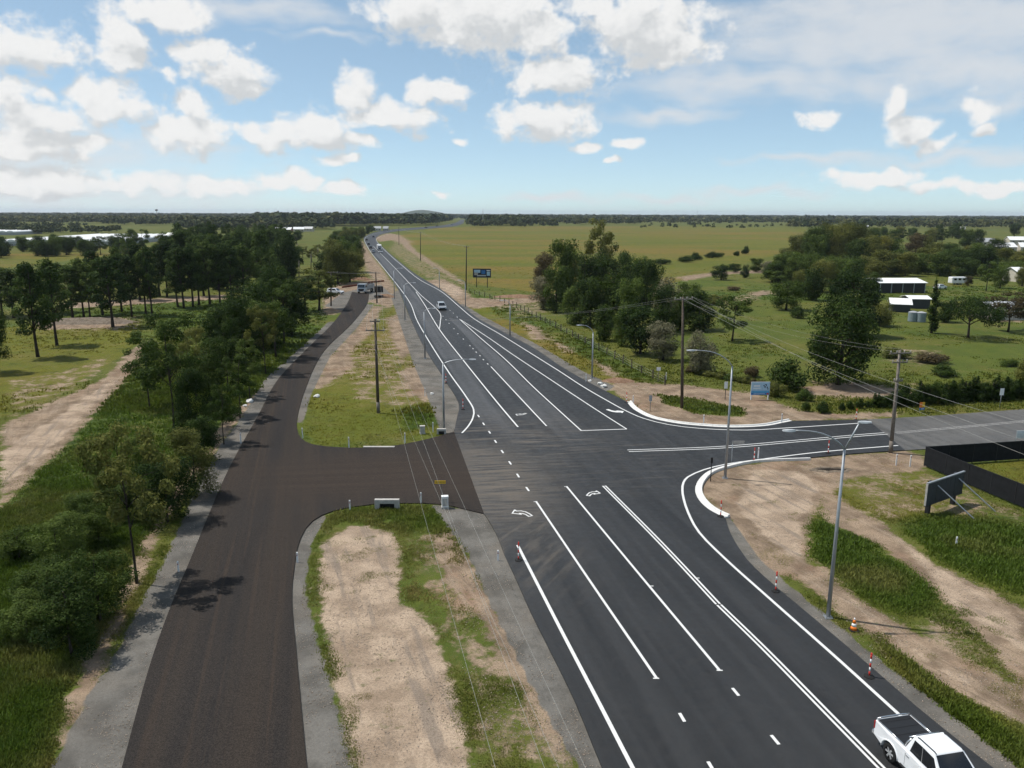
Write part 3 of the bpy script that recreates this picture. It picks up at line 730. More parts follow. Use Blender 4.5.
def arrow(px, turn, outline=True, s=1.0, rot=None):
    """turn arrow on the asphalt, pointing along the road then to one side"""
    o = np.array(G2(*px)); an = -ROADROT if rot is None else rot
    pts = [(-.24,-1.2),(.24,-1.2),(.26,-.5),(.44,.0),(.72,.18),(.72,-.2),(1.5,.6),(.72,1.4),(.72,.98),(.2,.76),(-.14,.25),(-.24,-.5)]
    pts = np.array([(x * turn * s, y * s) for x, y in pts]); c, sn = math.cos(an), math.sin(an)
    pts = pts @ np.array([[c, sn], [-sn, c]]) + o
    mb = MB()
    if outline:
        P2 = np.vstack([pts, pts[:1]]); cen = pts.mean(0)
        for i in range(len(pts)):
            a, b = P2[i], P2[i + 1]; d = (b - a) / (np.linalg.norm(b - a) + 1e-9); n = np.array([-d[1], d[0]]) * .055; a = a - d * .05; b = b + d * .05
            z = ZM + .0006 * i
            mb.poly([(*(a + n), z), (*(b + n), z), (*(b - n), z), (*(a - n), z)])
        o_ = mb.build('turn_arrow', M['paint'], highway)
    else:
        o_ = slab('turn_arrow', pts, ZM, M['paint'], .003); o_.parent = highway
    return o_
arrow((525.5,513.5), -1, True, .62, .5); arrow((590,494), 1, True, .5, -.35); arrow((612,411.8), -1, False, .85, 3.6); arrow((523,415), 1, True, .5, 2.6)
# kerbs: a real step, cut into cast lengths
def kerb(px, name, label):
    pts = sline(px, .5); root = empty(name, (0, 0, 0)); tag(root, label, None, None, 'structure')
    d = np.gradient(pts, axis=0); d /= np.linalg.norm(d, axis=1)[:, None]; n = np.stack([d[:, 1], -d[:, 0]], 1)
    seg = np.concatenate([[0], np.cumsum(np.linalg.norm(np.diff(pts, axis=0), axis=1))]); L = seg[-1]; k = int(L / 2.4)
    for i in range(k):
        s0 = L * i / k + .008; s1 = L * (i + 1) / k - .008; ss = np.linspace(s0, s1, 5)
        q = np.stack([np.interp(ss, seg, pts[:, 0]), np.interp(ss, seg, pts[:, 1])], 1); nn = np.stack([np.interp(ss, seg, n[:, 0]), np.interp(ss, seg, n[:, 1])], 1)
        mb = MB(); prof = [(-.02, -.1), (-.02, ZH + .012), (.30, ZH + .010), (.36, ZH + .13), (.52, ZH + .135), (.53, -.1)]
        m_ = len(prof)
        for j in range(5):
            for (o_, z_) in prof: mb.v.append((q[j, 0] - nn[j, 0] * o_ * KS, q[j, 1] - nn[j, 1] * o_ * KS, z_))
        for j in range(4):
            for t in range(m_ - 1): mb.f.append((j*m_+t, j*m_+t+1, (j+1)*m_+t+1, (j+1)*m_+t))
        mb.f.append(tuple(range(m_))); mb.f.append(tuple(4 * m_ + t for t in range(m_))[::-1])
        mb.build('kerb_stone', M['kerb'], root)
    return root
KS = 1; kerb([(p[0], p[1]) for p in KERB_N], 'kerb', 'pale concrete kerb curving round the far corner of the junction'); kerb(KERB_S, 'kerb', 'pale concrete kerb curving round the near corner of the junction')
# ------------------------------------------------------------------ foliage
def leaf_mat(name, dark, light, trans=.3):
    k = NM(name); a = k.sep(k.attr('tone')); oi = k.n.new('ShaderNodeObjectInfo')
    f = k.math('ADD', k.math('MULTIPLY', a[0], .8), k.math('MULTIPLY', k.math('SUBTRACT', oi.outputs['Random'], .5), .5))
    c = k.mix(k.rng(f, .05, .95), dark, light)
    c = k.mix(k.math('MULTIPLY', a[1], .35), c, (.14, .11, .05))
    k.done(c, .75, .08)
    tr = k.n.new('ShaderNodeBsdfTranslucent'); k.l.new(c, tr.inputs[0]); mx = k.n.new('ShaderNodeMixShader'); mx.inputs[0].default_value = trans
    k.l.new(k.b.outputs[0], mx.inputs[1]); k.l.new(tr.outputs[0], mx.inputs[2]); k.l.new(mx.outputs[0], k.out.inputs[0])
    return k.m
LEAF = {
 'dark': leaf_mat('dark_leaves', (.020, .039, .010), (.070, .106, .023)),
 'pine': leaf_mat('pine_needles', (.026, .050, .012), (.084, .125, .028)),
 'mid': leaf_mat('green_leaves', (.040, .068, .014), (.115, .158, .036)),
 'olive': leaf_mat('olive_leaves', (.066, .080, .020), (.185, .190, .050)),
 'pale': leaf_mat('pale_flowering_leaves', (.075, .080, .038), (.260, .240, .150)),
 'brown': leaf_mat('browning_leaves', (.065, .054, .028), (.150, .115, .058)),
 'yellow': leaf_mat('yellow_green_leaves', (.085, .095, .020), (.200, .190, .042)),
 'bright': leaf_mat('bright_green_leaves', (.050, .080, .015), (.125, .165, .034)),
}
def bark(name, c):
    k = NM(name); n = k.noise(5, 5, .7, (1, 1, .25)); return k.done(k.mix(k.rng(n, .3, .7), tuple(x * .6 for x in c), tuple(x * 1.3 for x in c)), .95, .1, n, .6, .03)
BARK = {'dark': bark('dark_bark', (.055, .045, .036)), 'pale': bark('pale_bark', (.22, .19, .155)), 'brown': bark('brown_bark', (.10, .075, .055))}

def leaf_cloud(rng, blobs, n, size, up=.35, fill=.35, aspect=.55):
    """leaves spread through a set of ellipsoids (x,y,z,rx,ry,rz), thicker toward their shells"""
    b = np.array(blobs, float); vol = (b[:, 3] * b[:, 4] * b[:, 5]) ** (2 / 3.); pick = rng.choice(len(b), n, p=vol / vol.sum())
    d = rng.normal(size=(n, 3)); d /= np.linalg.norm(d, axis=1)[:, None]
    r = np.where(rng.random(n) < fill, rng.random(n) ** .5, .82 + .22 * rng.random(n))
    lump = 1 + .22 * np.sin(d[:, 0] * 5 + b[pick, 0] * 3) * np.sin(d[:, 1] * 4 + b[pick, 2]) + .12 * np.sin(d[:, 2] * 9 + pick)
    p = b[pick, :3] + d * b[pick, 3:6] * (r * lump)[:, None]
    nrm = d * 1.1 + rng.normal(size=(n, 3)) * .5 + np.array([0, 0, up]); nrm /= np.linalg.norm(nrm, axis=1)[:, None]
    t = np.cross(nrm, rng.normal(size=(n, 3))); t /= np.linalg.norm(t, axis=1)[:, None]; s = np.cross(nrm, t)
    sz = size * (.6 + .8 * rng.random(n))
    a = t * sz[:, None]; c = s * (sz * aspect)[:, None]
    bend = nrm * (sz * .18)[:, None]
    co = np.stack([p - a, p - c * .9 - bend, p + a, p + c * .9 - bend], 1).reshape(-1, 3)
    fc = np.arange(4 * n).reshape(n, 4)
    tone_b = rng.random(len(b)); tone = np.clip(.55 * tone_b[pick] + .45 * rng.random(n), 0, 1)
    br = (rng.random(n) < .08) * rng.random(n)
    return co, fc, np.repeat(tone, 4), np.repeat(br, 4)
def crown_mesh(name, rng, blobs, n, size, **kw):
    co, fc, t, b = leaf_cloud(rng, blobs, n, size, **kw)
    return np_mesh(name, co, fc, {'tone': rgba(t, b, t * 0)})
def trunk_mesh(name, rng, h, r0, limbs, lean=.04):
    mb = MB(); k = 6; pts = []; 
    lx, ly = rng.normal() * lean * h, rng.normal() * lean * h
    for i in range(k + 1):
        u = i / k; pts.append((lx * u * u + .03 * h * .3 * math.sin(u * 5), ly * u * u, -.25 + (h + .25) * u))
    mb.tube(pts, [r0 * (1.25 if i == 0 else 1) * (1 - .78 * i / k) for i in range(k + 1)], 7)
    for (x, y, z) in limbs:
        u = min(.92, max(.3, (z - .25 * math.hypot(x, y) - .08 * h) / h)); q = Vector((lx * u * u, ly * u * u, h * u)); e = Vector((x, y, z)); md = q.lerp(e, .5) + Vector((0, 0, .05 * h))
        rr = r0 * (1 - .75 * u) * .6
        mb.tube([q, md, e], [rr, rr * .65, rr * .25], 5)
    return mb.mesh(name, None, True)
# prototypes, each 10 m tall at scale 1; (trunk mesh, crown mesh, crown width)
PROTO = {}
def proto(kind, seed):
    rng = np.random.default_rng(abs(hash_str(kind)) % 9999 + seed * 131); u = rng.random
    B = []
    if kind == 'pine':         # bare lower trunk, open rounded crown
        for i in range(17):
            z = 2.9 + 6.7 * (i + .3) / 17; w = 1.9 * min(1, (10.4 - z) / 4.6) ** .8 ; a = i * 2.4 + u() * .9; q = w * (.45 + .5 * u())
            B.append((math.cos(a) * q, math.sin(a) * q, z, .62 + .35 * u(), .62 + .35 * u(), .5 + .25 * u()))
        B.append((0, 0, 9.4, .5, .5, .7)); n, sz, w, tr = 4200, .15, 4.6, (9.2, .17)
    elif kind == 'bush':       # dense to near the ground
        for i in range(22):
            z = .8 + 7.9 * u(); w = 3.3 * (1 - ((z - 3.6) / 7.2) ** 2) ** .5; a = u() * 6.3; q = w * u() ** .5 * .85
            B.append((math.cos(a) * q, math.sin(a) * q, z, 1.0 + .6 * u(), 1.0 + .6 * u(), .9 + .6 * u()))
        B.append((0, 0, 4.6, 2.3, 2.3, 4.0)); n, sz, w, tr = 7600, .17, 8.2, (7.5, .2)
    elif kind == 'round':      # big broad dark dome
        for i in range(30):
            z = 1.2 + 7.4 * u(); w = 4.2 * (max(.05, 1 - ((z - 4.5) / 5.0) ** 2)) ** .5; a = i * 2.4 + u(); q = w * (.5 + .45 * u())
            B.append((math.cos(a) * q, math.sin(a) * q, z, 1.1 + .7 * u(), 1.1 + .7 * u(), .9 + .6 * u()))
        B.append((0, 0, 4.9, 3.6, 3.6, 4.0)); n, sz, w, tr = 13000, .16, 10.4, (7, .34)
    elif kind == 'gum':        # clumps with sky between them
        for i in range(24):
            z = 3.4 + 6.0 * u(); w = 3.0 * (max(.06, 1 - ((z - 6.4) / 3.9) ** 2)) ** .5; a = i * 2.4; q = w * (.5 + .5 * u())
            B.append((math.cos(a) * q, math.sin(a) * q, z, .6 + .5 * u(), .6 + .5 * u(), .45 + .35 * u()))
        n, sz, w, tr = 4600, .16, 7.0, (8.6, .17)
    elif kind == 'umbrella':
        for i in range(22):
            a = u() * 6.3; q = 7.2 * u() ** .5; z = 7.2 - .05 * q * q + 1.8 * (u() - .5)
            B.append((math.cos(a) * q, math.sin(a) * q, z, 1.5 + .9 * u(), 1.5 + .9 * u(), 1.1 + .5 * u()))
        B.append((0, 0, 6.6, 5.0, 5.0, 2.2)); n, sz, w, tr = 9000, .2, 17.0, (6.5, .36)
    elif kind == 'cypress':
        for i in range(16):
            z = .8 + 8.6 * i / 15; w = .9 * (1 - (max(0, z - 2) / 9.2) ** 1.6); a = u() * 6.3
            B.append((math.cos(a) * w * .4, math.sin(a) * w * .4, z, w * .75, w * .75, .7))
        n, sz, w, tr = 2600, .15, 2.4, (8.5, .14)
    elif kind == 'shrub':      # wide low mound
        for i in range(13):
            a = u() * 6.3; q = 3.6 * u() ** .5; z = 2.2 + 5.0 * u() * (1 - q / 5.2)
            B.append((math.cos(a) * q, math.sin(a) * q, z, 1.7 + .8 * u(), 1.7 + .8 * u(), 1.6 + .9 * u()))
        B.append((0, 0, 3.6, 3.0, 3.0, 3.6)); n, sz, w, tr = 3200, .34, 9.5, (5, .25)
    elif kind == 'sapling':    # slender near tree, many fine leaves
        for i in range(26):
            z = 4.0 + 5.6 * u(); w = 3.4 * (max(.06, 1 - ((z - 6.8) / 3.4) ** 2)) ** .5; a = i * 2.4; q = w * (.35 + .65 * u())
            B.append((math.cos(a) * q, math.sin(a) * q, z, .5 + .45 * u(), .5 + .45 * u(), .4 + .3 * u()))
        n, sz, w, tr = 7000, .115, 7.8, (8.8, .11)
    elif kind == 'thicket':    # near dense roadside tree
        for i in range(30):
            z = 1.0 + 8.0 * u(); w = 3.2 * (max(.1, 1 - ((z - 5.0) / 5.4) ** 2)) ** .5; a = u() * 6.3; q = w * (.3 + .7 * u())
            B.append((math.cos(a) * q, math.sin(a) * q, z, .8 + .6 * u(), .8 + .6 * u(), .7 + .5 * u()))
        B.append((0, 0, 5.2, 2.0, 2.0, 3.2)); n, sz, w, tr = 15000, .115, 8.0, (8.0, .17)
    cm = crown_mesh(kind + '_crown', rng, B, n, sz)
    tm = trunk_mesh(kind + '_trunk', rng, tr[0], tr[1], [(x * .8, y * .8, z - .1) for (x, y, z, *_) in B[:12]])
    cm.materials.append(LEAF['mid']); tm.materials.append(BARK['dark'])
    return tm, cm, w
def hash_str(s):
    h = 7
    for c in s: h = (h * 31 + ord(c)) % 1000003
    return h
TREE_N = 0
def tree(px, py, top, wpx, kind='bush', leaf='mid', name='tree', label=None, group=None, cat='tree', bark_='dark', pos=None, hw_=None):
    global TREE_N
    TREE_N += 1
    sd_ = TREE_N % 4
    if (kind, sd_) not in PROTO: PROTO[(kind, sd_)] = proto(kind, sd_)
    tm, cm, w = PROTO[(kind, sd_)]
    b = GP(px, py); h = hw_[0] if hw_ else max(.5, height_at(b, top)); sc = h / 10.0
    wid = hw_[1] if hw_ else wpx / scale_at(b)
    sx = wid / w
    sx = min(max(sx, sc * .5), sc * 2.4)
    root = empty(name, b, random.uniform(0, 6.28)); root.scale = (sx, sx, sc)
    t = link_mesh('trunk', tm, root); c = link_mesh('crown', cm, root)
    for o, mt in ((t, BARK[bark_]), (c, LEAF[leaf])):
        o.material_slots[0].link = 'OBJECT'; o.material_slots[0].material = mt
    tag(root, label, cat, group); return root

# ---- left: roadside trees along the service road
T = tree
T(137,583,425,100,'sapling','olive','roadside_tree','slender leaning roadside tree with thin olive crown, nearest bare trunk by the service road')
T(167,522,452,72,'thicket','dark','roadside_tree','dense dark round roadside tree casting its shadow on the grey shoulder')
T(196,497,428,60,'thicket','olive','roadside_tree','bushy olive roadside tree just beyond the dense dark round one')
T(100,622,545,78,'thicket','mid','roadside_bush','tall leafy bush with pale leaf tips beside the near grey shoulder',None,'bush')
T(72,655,575,80,'thicket','dark','roadside_bush','dark wide bush, nearest to the camera on the left verge',None,'bush')
T(48,612,560,70,'thicket','mid','roadside_bush','bush behind the dark wide bush on the left verge',None,'bush')
T(174,428,312,78,'sapling','dark','roadside_tree','tall dark tree with bare visible trunk beside the dirt track')
T(150,408,330,60,'sapling','mid','roadside_tree','thin tree standing nearest the dirt track end')
g_ = 'trees crowding the left side of the service road'
for (x, y, t, w, k, l) in [(205,462,412,46,'thicket','dark'),(224,444,380,44,'sapling','mid'),(192,440,366,48,'thicket','dark'),(240,418,354,44,'sapling','dark'),(212,414,336,50,'thicket','dark'),
    (250,398,336,40,'sapling','mid'),(228,392,318,48,'sapling','dark'),(196,396,326,52,'sapling','olive'),(266,374,304,42,'sapling','olive'),(246,370,290,48,'thicket','dark'),(222,366,296,56,'bush','pine'),
    (276,358,286,46,'gum','mid'),(266,350,278,50,'bush','dark'),(284,344,276,40,'gum','dark'),(258,344,272,48,'bush','pine'),(292,336,268,40,'bush','dark'),(240,340,278,48,'bush','dark'),(276,334,262,44,'bush','pine'),
    (60,572,515,66,'bushlet','mid'),(28,640,592,66,'bushlet','mid'),(125,520,478,52,'bushlet','mid'),(100,545,502,52,'bushlet','bright'),(145,470,436,46,'bushlet','bright'),(110,490,460,46,'bushlet','mid'),(20,560,530,50,'bushlet','bright'),(84,520,490,44,'bushlet','mid')]:
    sh = k == 'bushlet'; k = 'thicket' if sh else k; nm = 'roadside_shrub' if sh else 'roadside_tree'
    T(x, y, t, w, k, l, nm, 'leafy green shrub in the tall grass between dirt track and service road' if sh else 'dark green tree in the thick belt along the left of the service road', 'shrubs in the tall grass by the dirt track' if sh else g_, 'shrub' if sh else 'tree')
T(319,310,268,52,'gum','olive','roadside_tree','spreading olive tree over the parked white car')
T(306,313,276,40,'gum','dark','roadside_tree','thin trunked tree just left of the spreading olive tree by the yard')
# ---- left meadow pines
T(38,357,262,42,'pine','pine','pine_tree','tall bare-trunked pine standing foremost in the left meadow')
T(57,345,258,38,'pine','pine','pine_tree','tall pine just behind the foremost meadow pine')
T(113,327,256,40,'pine','pine','pine_tree','pine with bare trunk near the bare earth mound in the meadow')
T(-6,372,300,40,'thicket','mid','meadow_tree','tree cut by the left picture edge in the meadow')
g_ = 'pines in the row behind the left meadow'
for (x, y, t) in [(132,317,256),(152,316,246),(146,315,250),(103,315,258),(90,318,262),(84,317,258),(73,318,264),(184,308,246),(178,307,250),(193,307,244),(199,305,248),(210,304,240),(167,297,240),(160,296,244),(122,312,252),
     (62,312,262),(48,314,266),(30,316,264),(14,318,268),(2,316,266),(220,303,246),(232,302,242),(140,300,242),(120,298,246),(96,300,250),(204,296,238),(245,300,244)]:
    T(x, y, t, 28 + random.uniform(-5, 7), 'pine', random.choice(['pine', 'pine', 'dark', 'mid']), 'pine_tree', 'bare-trunked pine in the row behind the left meadow', g_)
g_ = 'trees of the wood left of the service road'
wood = []
for i in range(46):
    y = random.uniform(262, 292); x = random.uniform(168, 292) + (y - 262) * .2; wood.append((x, y))
for i in range(46):
    y = random.uniform(236, 262); wood.append((random.uniform(188, 300 - max(0, y - 248) * .6), y))
for (x, y) in wood:
    b = G(x, y); h = random.uniform(12, 17.5)
    if y < 270: h = random.uniform(13, 18)
    if y < 248: h = random.uniform(10, 14)
    if x > 286: h *= .8
    T(x, y, 0, 0, random.choice(['pine', 'bush', 'bush', 'gum']), random.choice(['pine', 'dark', 'mid', 'dark']), 'wood_tree', 'dark green tree within the wood behind the pine row', g_, hw_=(h, random.uniform(7, 10)))
g_ = 'dark trees before the white greenhouses'
for i in range(30):
    x = random.uniform(-30, 118); y = random.uniform(249, 258) - x * .02
    T(x, y, 0, 0, random.choice(['bush', 'bush', 'gum']), random.choice(['dark', 'dark', 'mid']), 'woodland_tree', 'low dark tree in the belt before the white greenhouses', g_, hw_=(random.uniform(7.5, 11), random.uniform(8, 12)))
for i in range(16):
    x = random.uniform(120, 200); y = random.uniform(247, 262)
    T(x, y, 0, 0, random.choice(['bush', 'gum']), random.choice(['dark', 'olive', 'mid']), 'woodland_tree', 'tree between the pine row and the sandy clearing far left', 'trees near the far sandy clearing', hw_=(random.uniform(8, 14), random.uniform(7, 10)))
g_ = 'trees of the belt beside the highway bend'
for (x, y, t, w) in [(338,284,240,34),(350,282,246,30),(328,282,244,30),(345,276,238,30),(334,270,236,28),(354,272,242,26),(344,264,234,26),(356,262,238,20),(336,258,234,24),(350,256,232,22),(357,252,232,16),
     (342,250,230,20),(352,246,229,16),(347,243,228,16),(357,243,229,12),(362,239,227.5,10),(354,240,226,14),(345,238,225,14),(338,242,229,16),(330,262,240,22),(362,236,226,9),(368,234,225,9),(372,232,223.5,9)]:
    T(x, y, t, w, random.choice(['bush', 'bush', 'gum', 'round']), random.choice(['mid', 'olive', 'dark', 'olive']), 'belt_tree', 'bushy tree in the belt left of the highway bend', g_)
for (x, y, t, w) in [(312,262,247,14),(318,256,244,12),(303,258,246,12)]:
    T(x, y, t, w, 'gum', 'olive', 'paddock_tree', 'thin olive tree in the bright paddock beside the belt', 'thin trees in the bright paddock')
# ---- the clump right of the highway
g_ = 'trees of the dense clump beside the paddock fence'
T(545,288,246,27,'bush','brown','clump_tree','brownish tree at the far left end of the dense clump')
T(600,284,216,36,'gum','olive','gum_tree','tall gum rising above the dense clump', bark_='pale')
T(565,300,235,44,'bush','bright','clump_tree','tall bright green tree of the dense clump, left of the gum')
T(543,309,271,30,'bush','pale','clump_tree','pale bushy tree at the road end of the dense clump')
T(663,360,315,40,'bush','pale','flowering_bush','round pale flowering bush at the near end of the clump', None, 'bush')
T(700,373,326,38,'bush','pale','flowering_tree','small pale flowering tree beside the power pole', bark_='brown')
T(732,341,295,42,'gum','mid','paddock_tree','lone open tree on the lawn behind the power pole')
T(698,330,284,46,'bush','dark','clump_tree','dark tree at the lawn end of the clump behind the power pole')
T(640,354,297,54,'bush','dark','clump_tree','large dark tree just left of the pale flowering bush')
T(668,322,272,40,'bush','pale','clump_tree','pale topped tree at the back of the clump')
for (x, y, t, w, l) in [(556,312,262,34,'mid'),(574,324,282,36,'mid'),(590,327,268,40,'dark'),(612,328,262,42,'dark'),(628,336,274,38,'mid'),(585,306,248,36,'dark'),(608,304,248,38,'dark'),(630,306,250,36,'dark'),(646,312,256,36,'dark'),
     (622,288,246,30,'dark'),(640,292,250,28,'mid'),(654,304,262,30,'mid'),(660,332,282,36,'dark'),(680,330,286,34,'mid'),(572,292,246,30,'olive'),(596,296,244,32,'dark'),(688,316,280,30,'mid'),(604,340,300,30,'dark'),(622,346,306,28,'mid')]:
    T(x, y, t, w, 'bush', l, 'clump_tree', 'dark bushy tree inside the dense clump right of the highway', g_)
# ---- shrubs out in the big field
for (x, y, t, w, lb) in [(662,264,256,17,'round dark shrub in the field, nearest to the clump'),(686,262,253,16,'left shrub of the second pair in the field'),(695,260,251,14,'right shrub of the second pair in the field'),
     (712,258,250,14,'broad shrub of the third pair in the field'),(720,257,250,10,'small shrub of the third pair in the field'),(737,256,249,7,'small lone shrub in the field before the tallest one'),(746,254,244.5,9,'tallest dark shrub at the end of the field row')]:
    T(x, y, t, w, 'shrub', 'dark', 'field_shrub', lb, 'shrubs in a row in the big field', 'shrub')
for (x, y, t, w, lb, l) in [(721,280,262,24,'broad dark tree on the lawn edge behind the clump','dark'),(745,278,263,12,'small upright tree on the lawn edge','dark'),(756,272,257,18,'olive tree beside the red earth bank','mid'),(768,276,259,20,'pale leaved tree at the lawn edge','pale'),(735,272,262,18,'low dark tree behind the broad lawn edge tree','dark'),
      (733,290,284,16,'brown dead bush lying on the lawn','brown'),(725,300,293,14,'low bush on the lawn behind the clump','olive'),(740,306,300,16,'low bush in front of the brown one on the lawn','olive'),(712,305,292,22,'low olive bush at the back of the clump','olive')]:
    T(x, y, t, w, 'bush' if t < 265 else 'shrub', l, 'lawn_tree' if t < 265 else 'lawn_bush', lb, None, 'tree' if t < 265 else 'bush')
# ---- right: farmstead trees
T(838,384,294,84,'round','dark','shade_tree','huge dense dark round tree, largest on the right')
T(850,336,266,66,'round','dark','shade_tree','dark tree rising behind the huge round tree')
T(786,310,277,40,'round','mid','paddock_tree','broad tree alone on the lawn left of the huge dark tree')
T(797,318,303,16,'shrub','dark','lawn_bush','small dark bush under the broad lawn tree', None, 'bush')
T(880,326,300,34,'bush','olive','yard_tree','olive tree between the huge dark tree and the small white shed')
T(968,338,290,64,'umbrella','dark','spreading_tree','wide flat-topped dark tree casting a broad shadow')
T(931,333,277,15,'cypress','dark','cypress_tree','narrow dark cypress beside the water tanks')
T(1008,332,290,44,'gum','brown','yard_tree','thin brownish tree right of the wide flat-topped tree')
T(1030,330,288,40,'gum','mid','yard_tree','tree at the right picture edge behind the lawn')
T(945,322,300,26,'bush','dark','yard_tree','dark tree behind the cypress')
T(785,389,352,42,'shrub','dark','garden_bush','big dark bush beside the blue billboard', None, 'bush')
T(804,400,386,18,'shrub','mid','garden_bush','small bush right of the blue billboard', None, 'bush')
T(776,396,374,20,'shrub','olive','garden_bush','olive bush behind the blue billboard', None, 'bush')
T(753,377,362,16,'shrub','brown','garden_bush','brownish bush left of the blue billboard', None, 'bush')
T(942,375,362,28,'shrub','mid','garden_bush','low green bush before the dead brush heap', None, 'bush')
T(1010,366,357,28,'shrub','mid','garden_bush','low green bush right of the dead brush heap', None, 'bush')
T(930,362,348,40,'shrub','brown','brush_heap','heap of brown dead brush on the lawn', None, 'brush heap')
T(893,357,344,34,'shrub','olive','brush_heap','scrubby olive heap beside the huge dark tree', None, 'brush heap')
T(1022,382,358,22,'shrub','olive','garden_bush','pale bush cut by the right picture edge', None, 'bush')
T(968,286,274,10,'bush','brown','yard_bush','reddish bush beside the parked white caravan', None, 'bush')
T(986,291,260,20,'gum','mid','yard_tree','tall leafy tree right of the white caravan')
T(893,290,278,14,'shrub','olive','yard_bush','olive bush before the long white-roofed shed', None, 'bush')
T(912,292,283,16,'shrub','olive','yard_bush','pale olive bush at the right end of the long shed', None, 'bush')
g_ = 'tall trees of the grove at the end of the big field'
for (x, y, t, w) in [(800,262,232,30),(815,264,224,34),(824,262,220,32),(838,264,218,30),(850,263,218.5,32),(862,262,221,28),(806,258,230,24),(832,258,221,26),(845,258,220,26),(868,268,233,32),(816,272,232,26),(858,274,234,34)]:
    T(x, y, t, w, random.choice(['round', 'bush']), random.choice(['mid', 'olive', 'dark']), 'grove_tree', 'tall rounded tree in the grove at the right end of the big field', g_)
g_ = 'trees around the farm sheds'
for (x, y, t, w, l) in [(772,282,258,22,'dark'),(782,280,252,26,'mid'),(795,282,250,26,'mid'),(808,284,250,28,'mid'),(822,292,256,28,'olive'),(812,300,262,28,'dark'),(800,296,268,20,'olive'),(836,286,252,30,'mid'),(850,284,252,28,'mid'),(846,292,256,30,'mid'),
      (866,280,254,30,'olive'),(882,276,246,30,'olive'),(880,262,232,24,'yellow'),(893,262,236,22,'mid'),(905,276,250,28,'olive'),(918,274,250,26,'mid'),(915,258,229,20,'brown'),(925,258,234,16,'olive'),(928,272,246,28,'olive'),(940,276,248,26,'mid'),(948,272,247,26,'dark'),
      (958,270,246,24,'mid'),(962,278,256,24,'dark'),(972,276,257,22,'dark'),(980,272,243,26,'dark'),(990,272,254,22,'mid'),(1002,270,246,24,'olive'),(1010,280,258,24,'mid'),(1020,272,252,22,'yellow'),(1000,288,266,16,'mid'),(1022,286,262,14,'olive'),(975,262,240,20,'mid'),
      (900,266,248,24,'mid'),(870,292,270,20,'mid'),(1016,262,250,20,'yellow'),(936,262,240,20,'olive'),(950,258,240,20,'mid'),(995,258,237,20,'dark')]:
    T(x, y, t, w * 1.2, random.choice(['bush', 'bush', 'round']), l, 'farm_tree', 'bushy tree in the green belt behind the farm sheds', g_)
g_ = 'scrub bushes filling the belt behind the sheds'
for i in range(70):
    x = random.uniform(775, 1040); y = random.uniform(254, 284) if x < 860 else random.uniform(252, 276)
    T(x, y, 0, 0, random.choice(['shrub', 'bush']), random.choice(['olive', 'mid', 'mid', 'yellow', 'dark']), 'scrub_bush', 'low scrub bush between the trees behind the farm sheds', g_, 'bush', hw_=(random.uniform(3, 6.5), random.uniform(7, 12)))
g_ = 'trees before the far village'
for i in range(34):
    x = random.uniform(870, 1040); y = random.uniform(236, 250)
    if 985 < x < 1030 and y > 238: continue
    T(x, y, 0, 0, random.choice(['bush', 'gum', 'round']), random.choice(['dark', 'mid', 'olive']), 'village_tree', 'distant tree among the far village houses on the right', g_, hw_=(random.uniform(9, 15), random.uniform(9, 13)))
# ---- hedge along the side road
N_H = 44
for i in range(N_H):
    u = i / (N_H - 1); x = 874 + u * 175; y = 407 - u * 10 + random.uniform(-.8, .8); b = G(x, y)
    h = random.uniform(2.0, 2.9) * (0.75 if u < .15 else 1.12)
    T(x, y, 0, 0, random.choice(['cypress', 'shrub', 'bush']), 'dark', 'hedge_shrub', 'dark shrub in the hedge row along the side road', 'shrubs of the hedge along the side road', 'shrub', hw_=(h, random.uniform(1.5, 2.2)))
for (x, y, t, w, lb) in [(822,412,398,17,'round lone shrub by the side road kerb end'),(806,411,396,8,'thin small shrub left of the round lone one'),(850,409,397,8,'first small shrub before the hedge, from the left'),(860,408,396,9,'second small shrub before the hedge, from the left'),(842,410,400,7,'lowest little shrub between the round one and the hedge'),(868,407,397,8,'small shrub touching the hedge start')]:
    T(x, y, t, w, 'shrub', 'dark', 'verge_shrub', lb, None, 'shrub')
# weeds along the paddock garden edge
for i in range(12):
    u = i / 11; x = 690 + u * 70; y = 372 + u * 14
    T(x, y, 0, 0, 'shrub', random.choice(['olive', 'brown', 'dark']), 'weed_bush', 'low brownish weed bush along the lawn edge by the power pole', 'weed bushes along the lawn edge', 'bush', hw_=(random.uniform(.8, 1.5), random.uniform(1.2, 2.0)))

